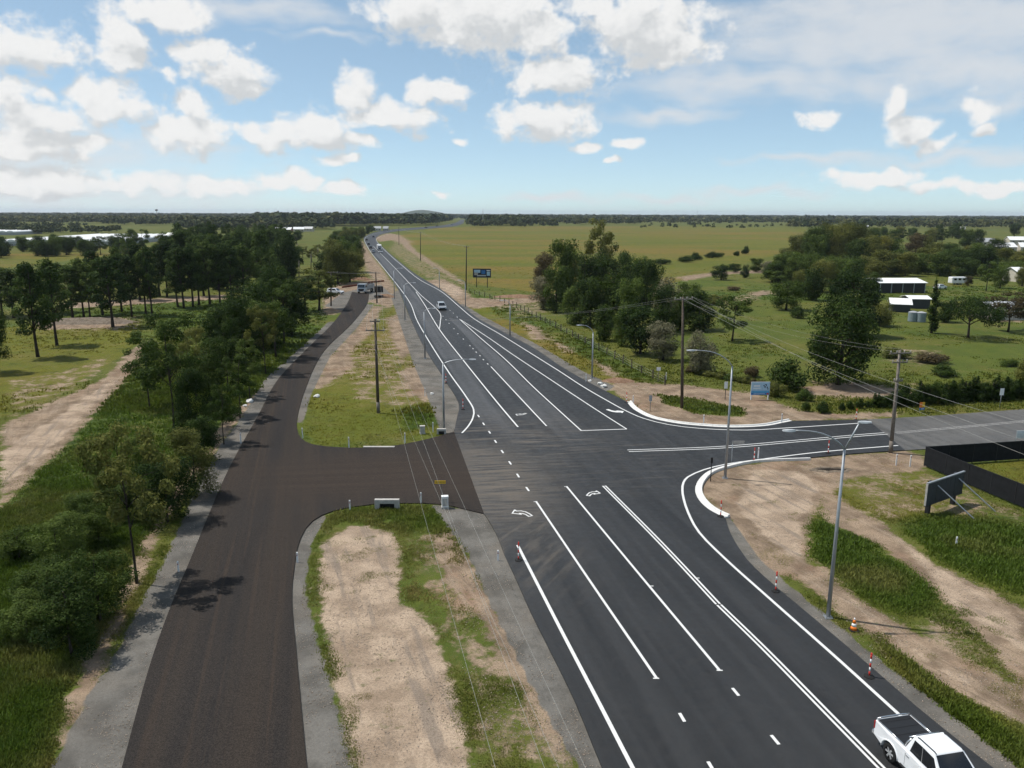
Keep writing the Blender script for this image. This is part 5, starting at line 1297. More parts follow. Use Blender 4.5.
for i, (x, y, w, lb) in enumerate(((317, 397, .8, 'pale concrete lump on the island near the service road'), (250, 402, .9, 'pale rubble block on the left shoulder'), (245, 406, .5, 'smaller pale rubble block on the left shoulder'), (600, 384, .7, 'white rock by the verge lamp'), (604, 387, .9, 'larger white rock beside the far kerb start'), (590, 381, .5, 'small white rock near the verge lamp'), (432, 394, .5, 'white stone on the island near the highway'))):
    mb = MB(); bm = bmesh.new(); bmesh.ops.create_icosphere(bm, subdivisions=2, radius=w / 2)
    for v in bm.verts: v.co *= random.uniform(.75, 1.2); v.co.z *= .65
    me = bpy.data.meshes.new('rock'); bm.to_mesh(me); bm.free(); me.materials.append(M['kerb']); o = link_mesh('rubble_rock', me); o.location = GP(x, y) + Vector((0, 0, w * .15)); tag(o, lb, 'rock')

# ------------------------------------------------------------------ wire fence with timber posts
fl = [G2(x, y) for x, y in ((470, 293), (505, 303), (545, 323), (580, 341), (612, 358), (640, 373), (665, 385))]
fl = smooth_line(fl, 1.0); seg = np.concatenate([[0], np.cumsum(np.linalg.norm(np.diff(fl, axis=0), axis=1))])
wf = empty('wire_fence', (fl[0][0], fl[0][1], 0)); tag(wf, 'timber post and wire fence along the paddock edge', 'fence')
nP = 34; pp = []
pm = MB().tube([(0, 0, -.2), (.01, 0, .7), (0, .02, 1.35)], [.10, .09, .085], 6).mesh('fence_post', M['wood_pole'])
for i in range(nP):
    s = seg[-1] * i / (nP - 1); x = np.interp(s, seg, fl[:, 0]); y = np.interp(s, seg, fl[:, 1]); o = link_mesh('post', pm, wf); o.location = (x - fl[0][0], y - fl[0][1], 0); o.rotation_euler = (random.uniform(-.06, .06), random.uniform(-.06, .06), random.uniform(0, 6)); o.scale.z = random.uniform(.85, 1.1); pp.append((x - fl[0][0], y - fl[0][1]))
for z in (.35, .7, 1.05): MB().tube([(x, y, z) for x, y in pp], .008, 3).build('wire_strand', M['galv'], wf)

# ------------------------------------------------------------------ black screened yard fence
def panel_fence(corners, h, label):
    root = empty('screen_fence', (*corners[0], 0)); tag(root, label, 'fence'); ox, oy = corners[0]
    for a, c in zip(corners[:-1], corners[1:]):
        a = np.array(a); c = np.array(c); L = np.linalg.norm(c - a); n = max(1, round(L / 2.4)); d = (c - a) / n; an = math.atan2(d[1], d[0]); l = np.linalg.norm(d)
        pm_ = MB().box((l / 2, 0, h / 2 + .04), (l - .07, .03, h - .06)).mesh('screen_panel', M['shadecloth']); po = MB().box((0, 0, h / 2 + .04), (.06, .06, h + .1)).mesh('screen_post', M['dark_paint']); tr = MB().box((l / 2, 0, h + .045), (l - .07, .045, .05)).mesh('screen_rail', M['black'])
        for i in range(n):
            q = a + d * i - [ox, oy]
            for nm, me in (('panel', pm_), ('post', po), ('top_rail', tr)):
                o = link_mesh(nm, me, root); o.location = (q[0], q[1], 0); o.rotation_euler.z = an
        o = link_mesh('post', po, root); o.location = (*(c - [ox, oy]), 0)
    return root
fA = G2(924, 466); fB = G2(1130, 452.5); fC = G2(967, 484.5); fD = G2(1040, 515); fE = G2(1150, 560)
panel_fence([fB, fA, fC, fD, fE], 1.75, 'black screened fence enclosing the dry yard by the side road')
b = GP(1021, 449); s_ = scale_at(b); r = empty('frame_sign', b, .1); tag(r, 'white framed board standing behind the black fence', 'sign')
for dx in (-.7, .7): MB().box((dx, 0, .95), (.06, .06, 1.9)).build('leg', M['galv'], r)
MB().box((0, -.04, 1.5), (1.4, .03, .8)).build('panel', M['white'], r)

# ------------------------------------------------------------------ billboards
a = GP(925.5, 513); c = GP(954, 502.5); d = (c - a); d.z = 0; L = d.length; an = math.atan2(d.y, d.x)
r = empty('large_billboard', a, an); tag(r, 'dark back of a large braced billboard on the dry grass', 'billboard')
top = height_at(a, 480.5)
for x in (L * .06, L * .94): MB().box((x, 0, top * .5), (.28, .28, top)).build('post', M['dark_paint'], r)
pw = L * 1.28; z0 = top * .33; z1 = top * .985
npan = 8
for k in range(npan):
    x0 = -L * .14 + pw * k / npan; MB().box((x0 + pw / npan / 2, -.19 + .001 * (k % 2), (z0 + z1) / 2), (pw / npan - .02, .07, z1 - z0)).build('back_panel', M['wall_dark'], r)
MB().box((L * .5, -.19, z1 + .05), (pw + .06, .16, .09)).build('top_edge', M['galv'], r); MB().box((L * .5, -.19, z0 - .04), (pw + .06, .12, .07)).build('bottom_edge', M['wall_dark'], r)
MB().box((-L * .14 - .03, -.19, (z0 + z1) / 2), (.05, .14, z1 - z0)).build('end_edge', M['concrete'], r)
MB().box((L * .5, -.10, (z0 + z1) / 2), (pw, .02, z1 - z0)).build('display_face', M['white'], r)
for x in (L * .2, L * .94):
    MB().tube([(x, -.24, z1 * .86), (x + 1.2, -2.7, -.05)], .05, 6).build('brace', M['galv'], r)
    MB().lathe([(.12, -.16), (.12, -.10)], (x, 0, z1 * .86), 10, 'z').build('bracket', M['galv'], r)
# blue billboard
b = GP(759.5, 400); s_ = scale_at(b); w = 19 / s_; h1 = height_at(b, 382); h0 = height_at(b, 395)
r = empty('blue_billboard', b, .05); tag(r, 'pale blue and blue billboard on two short posts at the lawn edge', 'billboard')
for sx in (-1, 1): MB().box((sx * w * .45, .06, h1 * .48), (.11, .1, h1 * .96)).build('post', M['white'], r)
hh = h1 - h0; zc = h0
MB().box((0, 0, h0 + hh / 2), (w, .06, hh)).build('panel', M['white'], r)
MB().box((0, -.034, h0 + hh * .66), (w * .985, .008, hh * .66)).build('sky_print', M['paleblue'], r); MB().box((0, -.035, h0 + hh * .25), (w * .985, .008, hh * .18)).build('band_print', simple('mid_blue_print', (.10, .36, .60)), r); MB().box((0, -.036, h0 + hh * .09), (w * .985, .008, hh * .17)).build('base_print', M['blue'], r)
for (x, z, ww, h_) in ((.18, .72, .06, .10), (.24, .62, .07, .10), (.30, .74, .05, .09), (.36, .58, .05, .12), (.40, .46, .06, .08), (.27, .80, .10, .05)):
    MB().box((x * w, -.042, h0 + hh * z), (ww * w, .006, h_ * hh)).build('figure_print', M['navy'], r)
MB().box((-.2 * w, -.042, h0 + hh * .70), (.34 * w, .006, .10 * hh)).build('lettering_bar', M['white'], r); MB().box((-.2 * w, -.042, h0 + hh * .52), (.4 * w, .006, .06 * hh)).build('lettering_bar', M['white'], r)
MB().box((-.05 * w, -.043, h0 + hh * .09), (.6 * w, .006, .05 * hh)).build('lettering_bar', M['paleblue'], r); MB().box((.4 * w, -.043, h0 + hh * .09), (.1 * w, .006, .12 * hh)).build('logo_print', simple('red_print', (.5, .08, .05)), r)
# field billboard
b = GP(482, 287.5); s_ = scale_at(b); w = 18 / s_; h1 = height_at(b, 268.7); h0 = height_at(b, 277.6); hh = h1 - h0
r = empty('field_billboard', b, -.05); tag(r, 'dark picture billboard on two posts in the big field', 'billboard')
for sx in (-1, 1): MB().box((sx * w * .3, .12, h1 * .48), (.2, .2, h1 * .96)).build('post', M['dark_paint'], r)
MB().box((0, 0, h0 + hh / 2), (w, .12, hh)).build('panel', M['navy'], r)
for (x, z, ww, h_, mt) in ((-.26, .70, .34, .34, 'paleblue'), (-.32, .42, .2, .3, 'concrete'), (.08, .62, .22, .42, 'blue'), (.36, .45, .18, .46, 'paleblue'), (-.02, .22, .5, .14, 'car_silver'), (.36, .8, .2, .1, 'white')):
    MB().box((x * w, -.065, h0 + hh * z), (ww * w, .01, h_ * hh)).build('picture_print', M[mt], r)

# ------------------------------------------------------------------ buildings
def gable(name, px, py, w, dpt, wall, rise, yaw, label, roofm='roof_white', wallm='wall_cream', over=.4, windows=2, cat='shed', open_front=False):
    b = GP(px, py); r = empty(name, (b.x, b.y, 0), yaw); tag(r, label, cat); x, y = w / 2, dpt / 2
    MB().box((0, 0, wall / 2 - .1), (w, dpt, wall + .2)).build('wall', M[wallm], r)
    for s in (-1, 1):
        mb = MB(); o = over
        e0, e1 = s * (y + o), 0; z0 = wall - rise * o / y + .06; z1 = wall + rise + .06
        mb.hexa([(-x - o, e0, z0), (x + o, e0, z0), (x + o, e1, z1), (-x - o, e1, z1)], [(-x - o, e0, z0 + .1), (x + o, e0, z0 + .1), (x + o, e1, z1 + .1), (-x - o, e1, z1 + .1)])
        mb.build('roof_slope', M[roofm], r)
    for s in (-1, 1):
        MB().poly([(s * (x - .02), -y, wall), (s * (x - .02), y, wall), (s * (x - .02), 0, wall + rise)]).build('gable_end', M[wallm], r)
    for k in range(windows):
        xx = -x + w * (k + .5) / windows; f = MB().box((xx, -y - .02, wall * .55), (min(1.6, w / windows * .5), .06, min(1.2, wall * .4))).build('window', M['white'], r); MB().box((xx, -y - .045, wall * .55), (min(1.6, w / windows * .5) - .16, .04, min(1.2, wall * .4) - .16)).build('pane', M['glass'], f)
    if open_front:
        n = 4
        for k in range(n + 1): MB().box((-x + w * k / n * .98 + .1, -y - .05, wall / 2), (.18, .12, wall)).build('column', M['galv'], r)
        for k in range(n): MB().box((-x + w * (k + .5) / n, -y - .03, wall * .48), (w / n - .5, .05, wall * .9)).build('bay_shade_panel', M['black'], r)  # solid black panels on the wall, painted shade of open bays
    return r
def px_w(px, py, w): return w / scale_at(G(px, py))
gable('farm_shed', 892, 291, px_w(892, 291, 46), 11, height_at(G(892, 291), 281.5), .9, .06, 'long dark shed with low white roof behind the huge tree', 'roof_white', 'wall_dark', windows=0, open_front=True)
gable('farm_shed', 899, 311, px_w(899, 311, 17), 5.5, height_at(G(899, 311), 303), 1.0, -.35, 'small dark shed with steep white roof beside the water tanks', 'roof_white', 'wall_dark', windows=0)
gable('carport', 915, 307, px_w(915, 307, 18), 6, 2.2, .5, -.1, 'low white-roofed lean-to behind the water tanks', 'roof_white', 'wall_dark', windows=0)
def tank(px, py, top, wpx, label, name='water_tank', mat='tank'):
    b = GP(px, py); h = height_at(b, top); w = wpx / scale_at(b) / 2; r = empty(name, b); tag(r, label, 'water tank')
    prof = [(w, 0)]
    for k in range(9): prof += [(w * (1.0 if k % 2 == 0 else 1.025), h * .88 * (k + .5) / 9)]
    MB().lathe(prof + [(w, h * .88)], (0, 0, 0), 22).build('shell', M[mat], r, True); MB().lathe([(w * 1.03, h * .88), (w * 1.03, h * .9), (w * .3, h), (.15, h * 1.01)], (0, 0, 0), 22).build('lid', M['roof_grey'] if mat == 'tank' else M[mat], r)
tank(912.5, 321, 310.5, 9, 'round grey-green water tank, left of the two by the shed'); tank(920.5, 321.5, 311, 9, 'round grey-green water tank, right of the two by the shed'); tank(1012, 280, 271.5, 11, 'wide pale water tank at the right picture edge', mat='roof_grey')
gable('farm_house', 1026, 281, 12, 8, 3, 1.6, .1, 'white-roofed house behind the pale water tank', cat='house')
gable('farm_house', 1012, 318, 14, 7, 2.6, 1.0, .05, 'low pale-roofed house behind the brownish yard tree', 'roof_grey', 'wall_cream', windows=4, cat='house')
for (x, y, w, lb, rf) in [(1000,252,24,'broad white village roof, left of the far right roofs','roof_white'),(1017,244,20,'pale village roof farther back on the far right','roof_white'),(1028,252,20,'white village roof at the right picture edge','roof_white'),(984,246,16,'grey village roof half hidden by trees','roof_grey'),(1002,258,8,'small cream village roof among yellow bushes','roof_white'),
     (866,228,4,'tiny white farm roof beyond the grove','roof_white'),(962,231,5,'tiny white roof between far right trees','roof_white')]:
    gable('village_house', x, y, px_w(x, y, w), px_w(x, y, w) * .6, 3.2, 2.4, random.uniform(-.4, .4), lb, rf, 'wall_cream', windows=3, cat='house')
for (x, y, w, lb, rf, wl_) in [(284,232.5,16,'red brick house with white roof beyond the left wood','roof_white','wall_brick'),(299,232,10,'white shed beside the red brick house','roof_white','wall_cream'),(309,231.5,9,'grey-white shed at the paddock end','roof_grey','wall_cream'),(242,233,8,'white house far behind the left wood','roof_white','wall_cream'),(377,231,8,'pale grey building by the highway bend','roof_grey','wall_cream'),(386,231,5,'small building right of the pale grey one by the bend','roof_grey','wall_cream'),(33,217.5,4,'tiny white house on the far left horizon','roof_white','wall_cream'),(4,217,5,'tiny white block at the far left horizon edge','roof_white','wall_cream'),(175,240,14,'pale sandy-roofed shed in the far clearing','roof_white','wall_cream')]:
    gable('farm_house', x, y, px_w(x, y, w), px_w(x, y, w) * .55, 3.4, 2.2, random.uniform(-.2, .2), lb, rf, wl_, windows=3, cat='house')
# greenhouses: rows of white tunnels, each roof its own
def greenhouse(px0, px1, py, depth, label, n):
    a = G(px0, py); c = G(px1, py); L = c.x - a.x; r = empty('greenhouse', ((a.x + c.x) / 2, a.y, 0), math.atan2(c.y - a.y, L)); tag(r, label, 'greenhouse', 'white greenhouses left')
    wn_ = L / n
    for k in range(n):
        x0 = -L / 2 + wn_ * k; mb = MB(); P_ = []
        for j in range(7):
            t = math.pi * j / 6; P_.append((x0 + wn_ * .5 - wn_ * .49 * math.cos(t), 2.6 + 1.5 * math.sin(t)))
        for yy in (0, depth): mb.v += [(x, yy, z) for x, z in P_]
        for j in range(6): mb.f.append((j, j + 1, 8 + j, 7 + j))
        mb.f += [tuple(range(7)), tuple(range(13, 6, -1))]
        mb.build('tunnel_roof', M['roof_white'], r)
    MB().box((0, depth / 2, 1.28), (L, depth - .3, 2.6)).build('side_wall', M['roof_grey'], r)
greenhouse(2, 117, 245.5, 150, 'long white greenhouse roofs behind the dark far-left trees', 14); greenhouse(-30, 16, 235, 60, 'short white greenhouse roofs at the far left picture edge', 6)
# water tower and masts on the horizon
b = G(157, 216.2); r = empty('water_tower', (b.x * .6, b.y * .6, 0)); tag(r, 'tiny water tower on the far left skyline', 'water tower')
MB().tube([(0, 0, 0), (0, 0, 24)], 1.0, 8).build('shaft', M['concrete'], r); MB().lathe([(1, 25), (4.5, 27), (4.5, 30), (1, 31)], (0, 0, 0), 14).build('bowl', M['wall_dark'], r)
for (x, y, hgt, lb) in ((697, 217, 34, 'thin radio mast on the skyline above the field shrubs'), (729, 219, 20, 'white mast among the far trees right of the field'), (483, 226.5, 30, 'thin lattice mast above the far wood beyond the billboard')):
    p = G(x, y); k_ = min(1, 2600 / p.y); r = empty('radio_mast', (p.x * k_, p.y * k_, 0)); tag(r, lb, 'mast')
    MB().tube([(0, 0, 0), (0, 0, hgt)], [.5, .25], 4).build('mast_shaft', M['galv'], r)
    for z in (.6, .8, .95): MB().box((0, 0, hgt * z), (2.2, .2, .2)).build('antenna_arm', M['galv'], r)
# low hill on the horizon
mb = MB(); D_ = 7800; cx = (425 - 512) / F * D_
rows = 14; cols = 40
for i in range(rows):
    for j in range(cols):
        u = j / (cols - 1) * 2 - 1; v = i / (rows - 1) * 2 - 1; hgt = 54 * math.exp(-(u * 2.1 + .1) ** 2) * math.exp(-(v * 1.8) ** 2) + 8 * math.exp(-(u * 6 - 2.4) ** 2) * math.exp(-(v * 2) ** 2) - 2
        mb.v.append((cx + u * 420, D_ + v * 400, hgt))
for i in range(rows - 1):
    for j in range(cols - 1): a = i * cols + j; mb.f.append((a, a + 1, a + cols + 1, a + cols))
hm = NM('wooded_hill'); nz = hm.noise(.02, 5); o = mb.build('hill', hm.done(hm.mix(hm.rng(nz, .3, .7), (.03, .045, .02), (.06, .07, .03)), .95, .1), None, True); tag(o, 'low faint hill on the horizon', None, None, 'structure')
# ------------------------------------------------------------------ vehicles
def wheel(root, x, y, r, w, side):
    o = empty_child('wheel', root, (x, y, r))
    MB().lathe([(r * .62, -w / 2), (r * .94, -w / 2), (r, -w * .38), (r, w * .38), (r * .94, w / 2), (r * .62, w / 2)], (0, 0, 0), 22, 'y', False).build('tyre', M['rubber'], o, True)
    mb = MB().lathe([(r * .60, -w * .28), (r * .64, w * .30 * 1), (r * .60, w * .32)], (0, 0, 0), 18, 'y')
    mb.build('rim', M['black'], o)
    for k in range(6):
        a = k * math.pi / 3; ys = side * w * .40
        MB().hexa([(math.cos(a + t) * q, ys - .012, math.sin(a + t) * q) for q, t in ((.08 * r, -.9), (.62 * r, -.17), (.62 * r, .17), (.08 * r, .9))], [(math.cos(a + t) * q, ys + .012, math.sin(a + t) * q) for q, t in ((.08 * r, -.9), (.62 * r, -.17), (.62 * r, .17), (.08 * r, .9))]).build('spoke', M['alloy'], o)
def empty_child(name, root, loc):
    o = bpy.data.objects.new(name, None); COL.objects.link(o); o.parent = root; o.location = loc; return o
def profile_body(prof, hw_, top_in=.0, zb=1.0):
    """side profile (x,z) given a width, narrowing above zb"""
    mb = MB(); n = len(prof)
    ys = [-1, -.96, .96, 1]
    for s in ys:
        for (x, z) in prof:
            inn = top_in * max(0, z - zb); end = .06 * max(0, abs(x) / 2.6 - .75) * 4
            y = s * (hw_ - inn - end)
            k = .0 if abs(s) < 1 else .02
            mb.v.append((x, y, z - (k if z > .9 else 0)))
    for q in range(3):
        for i in range(n): mb.f.append((q*n+i, q*n+(i+1) % n, (q+1)*n+(i+1) % n, (q+1)*n+i))
    mb.f.append(tuple(range(n))[::-1]); mb.f.append(tuple(3 * n + i for i in range(n))); return mb
def arch(cx, r, z0, n=9, up=1):
    return [(cx + r * math.cos(math.pi * i / n), .38 + r * math.sin(math.pi * i / n)) for i in range(n + 1)]
def lerp3(a, b, t): return tuple(a[i] + (b[i] - a[i]) * t for i in range(3))
def panel(mb_or, corners, name, mat, root, out, thick=.012):
    """a pane lying on a quad, pushed out along its normal; corners in order"""
    c = [Vector(p) for p in corners]; n = (c[1] - c[0]).cross(c[-1] - c[0]).normalized()
    if n.dot(Vector(out)) < 0: n = -n
    k = len(c); mb = MB(); mb.v = [tuple(p + n * .002) for p in c] + [tuple(p + n * thick) for p in c]
    mb.f = [tuple(range(k)), tuple(range(k, 2 * k))[::-1]] + [(i, (i + 1) % k, k + (i + 1) % k, k + i) for i in range(k)]
    return mb.build(name, mat, root)
def cabin(root, x0, x1, r0, r1, zb, zt, wb, wt, mat, name='cabin'):
    b = [(x0, -wb, zb), (x1, -wb, zb), (x1, wb, zb), (x0, wb, zb)]; t = [(r0, -wt, zt), (r1, -wt, zt), (r1, wt, zt), (r0, wt, zt)]
    mb = MB(); mid = [(r0 + (r1 - r0) * .5, -wt - .01, zt + .025), (r0 + (r1 - r0) * .5, wt + .01, zt + .025)]
    mb.hexa(b, t); return mb.build(name, mat, root, False, .05), b, t
def on_quad(q, u, v):
    a = lerp3(q[0], q[1], u); b = lerp3(q[3], q[2], u); return lerp3(a, b, v)
def rect_on(q, u0, u1, v0, v1): return [on_quad(q, u0, v0), on_quad(q, u1, v0), on_quad(q, u1, v1), on_quad(q, u0, v1)]

# --- the white dual-cab pickup
def pickup():
    d = (G(955, 766) - G(896, 713)); d.z = 0; d.normalize(); an = math.atan2(d.y, d.x)
    s = Vector((-d.y, d.x, 0))                    # its left side
    wheel_c = G(890.5, 762)                       # where the right rear tyre meets the road
    root = empty('pickup_truck', (0, 0, 0), an); tag(root, 'white dual-cab pickup truck with black tray cover, nearest on the highway', 'pickup truck')
    o = wheel_c + d * 1.6 + s * .80; root.location = (o.x, o.y, ZH)
    car = M['car_white']
    prof = [(-2.66, .52), (-2.70, .75), (-2.66, 1.18), (-1.9, 1.165), (-.85, 1.15), (.2, 1.10), (1.15, 1.10), (1.95, 1.03), (2.38, .93), (2.50, .80), (2.52, .50), (2.45, .42)]
    prof += [(x, z) for (x, z) in [(1.6 + .47 * math.cos(math.pi * i / 9), .40 + .47 * math.sin(math.pi * i / 9)) for i in range(10)]]
    prof += [(x, z) for (x, z) in [(-1.6 + .47 * math.cos(math.pi * i / 9), .40 + .47 * math.sin(math.pi * i / 9)) for i in range(10)]]
    profile_body(prof, .925, .10, .95).build('body', car, root, False, .022)
    MB().box((0, 0, .62), (4.6, 1.25, .5)).build('chassis', M['black'], root)
    # tray: black cover panel, rails, tailgate
    MB().box((-1.80, 0, 1.165), (1.66, 1.52, .05)).build('tray_cover', M['black'], root, False, .012)
    for k in range(4): MB().box((-2.42 + k * .42, 0, 1.194), (.02, 1.48, .012)).build('cover_rib', M['dark_paint'], root)
    for sy in (-1, 1): MB().tube([(-2.6, sy * .80, 1.21), (-1.0, sy * .80, 1.21)], .022, 6).build('tray_rail', M['chrome'], root, True)
    MB().box((-2.675, 0, .95), (.05, 1.50, .44)).build('tailgate', car, root, False, .015)
    MB().tube([(-2.66, -.78, 1.23), (-2.67, -.4, 1.255), (-2.67, .4, 1.255), (-2.66, .78, 1.23)], .03, 6).build('tailgate_cap', M['chrome'], root, True)
    MB().box((-2.72, 0, 1.0), (.03, .22, .07)).build('tailgate_handle', M['chrome'], root); MB().box((-2.74, 0, .55), (.16, 1.7, .16)).build('rear_bumper', M['chrome'], root, False, .03)
    for sy in (-1, 1): MB().box((-2.675, sy * .82, .96), (.06, .10, .34)).build('tail_lamp', M['tail'], root, False, .015)
    # cabin with glass
    cab, b, t = cabin(root, -.92, 1.15, -.68, .38, 1.08, 1.80, .88, .66, car)
    side_r = [b[0], b[1], t[1], t[0]]; side_l = [b[3], b[2], t[2], t[3]]
    for q, o_ in ((side_r, (0, -1, 0)), (side_l, (0, 1, 0))):
        panel(None, [on_quad(q, .14, .20), on_quad(q, .475, .16), on_quad(q, .475, .86), on_quad(q, .12, .86)], 'rear_side_window', M['glass'], root, o_)
        panel(None, [on_quad(q, .485, .16), on_quad(q, .93, .14), on_quad(q, .955, .82), on_quad(q, .49, .86)], 'front_side_window', M['glass'], root, o_)
    panel(None, rect_on([b[1], b[2], t[2], t[1]], .06, .94, .08, .93), 'windscreen', M['glass'], root, (1, 0, .5)); panel(None, rect_on([b[0], b[3], t[3], t[0]], .12, .88, .22, .86), 'rear_window', M['glass'], root, (-1, 0, .3))
    for sy in (-1, 1):
        MB().tube([(-.55, sy * .60, 1.825), (-.45, sy * .60, 1.86), (.35, sy * .60, 1.86), (.45, sy * .60, 1.825)], .02, 6).build('roof_rail', M['dark_paint'], root, True)
        MB().tube([(-.95, sy * .78, 1.18), (-.93, sy * .76, 1.34), (-.80, sy * .66, 1.60)], .03, 6).build('sports_bar', M['chrome'], root, True)
        mr = MB().box((1.02, sy * 1.02, 1.22), (.12, .22, .17)).build('door_mirror', car, root, False, .03); MB().box((.955, sy * 1.02, 1.22), (.01, .18, .13)).build('mirror_glass', M['glass'], mr)
        for x in (.62, -.32): MB().box((x - .28, sy * .925, .98), (.17, .03, .035)).build('door_handle', M['chrome'], root)
        for x in (1.10, .18, -.74): MB().box((x, sy * .9235, .78), (.012, .008, .52)).build('door_seam', M['dark_paint'], root)
        MB().box((.1, sy * .93, .42), (2.1, .12, .06)).build('side_step', M['black'], root, False, .015)
        hl = MB().box((2.36, sy * .70, .86), (.20, .36, .15)).build('headlamp', M['lens'], root, False, .03)
        for x in (-1.6, 1.6):
            pts = [(x + .50 * math.cos(math.pi * i / 10), sy * .925, .40 + .50 * math.sin(math.pi * i / 10)) for i in range(11)]; MB().tube(pts, .035, 6).build('wheel_arch', M['black'] if False else car, root, True)
            wheel(root, x, sy * .80, .39, .26, sy)
    MB().tube([(-.90, -.68, 1.60), (-.86, 0, 1.66), (-.90, .68, 1.60)], .03, 6).build('sports_bar', M['chrome'], root, True)
    MB().box((2.50, 0, .80), (.06, 1.0, .22)).build('grille', M['black'], root, False, .02); MB().box((2.50, 0, .52), (.10, 1.75, .20)).build('front_bumper', car, root, False, .04); MB().box((2.56, 0, .52), (.01, .37, .11)).build('number_plate', M['white'], root)
    MB().box((1.60, .18, 1.10), (.6, .012, .012)).build('wiper', M['black'], root)
pickup()
# --- smaller, farther cars
def car(px, py, heading, label, paint='car_white', L=4.5, Wd=1.8, Hh=1.5, name='car', pos=None, boxy=False):
    b = pos or GP(px, py); r = empty(name, (b[0], b[1], max(b[2], .0)), heading); tag(r, label, 'car'); p = M[paint]; k = L / 4.5
    zb = .92
    prof = [(-2.2, .35), (-2.25, .6), (-2.2, .95), (-1.9, 1.0), (1.0, .95), (1.9, .86), (2.2, .72), (2.25, .45), (2.15, .32)]
    prof += [(1.4 + .40 * math.cos(math.pi * i / 7), .32 + .40 * math.sin(math.pi * i / 7)) for i in range(8)] + [(-1.4 + .40 * math.cos(math.pi * i / 7), .32 + .40 * math.sin(math.pi * i / 7)) for i in range(8)]
    prof = [(x * k, z) for x, z in prof]
    profile_body(prof, Wd / 2, .08, .8).build('body', p, r, False, .02); MB().box((0, 0, .5), (3.8 * k, Wd * .66, .4)).build('chassis', M['black'], r)
    rr = -1.9 * k if boxy else -1.45 * k
    cab, bq, t = cabin(r, -2.05 * k if boxy else -1.95 * k, 1.15 * k, rr, .35 * k, zb, Hh, Wd / 2 - .04, Wd / 2 - .22, p)
    for q, o_ in (([bq[0], bq[1], t[1], t[0]], (0, -1, 0)), ([bq[3], bq[2], t[2], t[3]], (0, 1, 0))):
        panel(None, rect_on(q, .12, .48, .18, .86), 'side_window', M['glass'], r, o_); panel(None, rect_on(q, .51, .90, .18, .86), 'side_window', M['glass'], r, o_)
    panel(None, rect_on([bq[1], bq[2], t[2], t[1]], .06, .94, .08, .93), 'windscreen', M['glass'], r, (1, 0, .5)); panel(None, rect_on([bq[0], bq[3], t[3], t[0]], .1, .9, .2, .88), 'rear_window', M['glass'], r, (-1, 0, .3))
    for sy in (-1, 1):
        for x in (-1.4 * k, 1.4 * k): wheel(r, x, sy * (Wd / 2 - .13), .33, .22, sy)
        MB().box((2.14 * k, sy * .62, .70), (.16, .34, .13)).build('headlamp', M['lens'], r); MB().box((-2.22 * k, sy * .68, .82), (.06, .26, .16)).build('tail_lamp', M['tail'], r); MB().box((.85 * k, sy * (Wd / 2 + .08), 1.0), (.1, .18, .13)).build('door_mirror', p, r)
    MB().box((2.26 * k, 0, .52), (.03, 1.2, .2)).build('grille', M['black'], r)
    return r
def road_heading(p0, p1):
    a, b = G(*p0), G(*p1); return math.atan2(b.y - a.y, b.x - a.x)
south = road_heading((425, 287), (445, 303)); 
car(441.5, 309.5, road_heading((430, 298), (448, 316)), 'silver car driving toward the camera on the highway', 'car_silver', 4.7, 1.85, 1.65, boxy=True)
hd = road_heading((380, 252), (384, 256))
car(381, 253, hd, 'white car just ahead of the white truck on the highway', 'car_silver', 4.5, 1.8, 1.5)
up_ = road_heading((374, 252), (369, 246)); 
for (x, y, lb, pt) in ((373.3, 252.5, 'pale car last in the queue leaving on the highway', 'car_silver'), (370.6, 248.5, 'dark car second from last in the queue leaving', 'car_dark'), (368.6, 245, 'dark car third from last in the queue leaving', 'car_dark'), (366.6, 240.5, 'dark car leading the queue into the bend', 'car_dark'), (373.5, 237.5, 'dark car coming round the far bend', 'car_dark')):
    car(x, y, up_, lb, pt, 4.6, 1.85, 1.6, boxy=True)
for (x, y, lb) in ((426, 227.9, 'tiny dark car on the far straight, left one'), (437, 226.4, 'tiny dark car on the far straight, right one'), (452, 224.8, 'tiny pale car on the far straight near the wood')): car(x, y, 0.3, lb, 'car_dark' if 'dark' in lb else 'car_silver', 4.6, 1.85, 1.6, boxy=True)
car(335.5, 294, -.25, 'white car parked in the earthworks yard', 'car_white', 4.6, 1.85, 1.6, boxy=True)
car(940, 289, .5, 'small white car parked beside the cypress yard', 'car_white', 4.4, 1.8, 1.5)
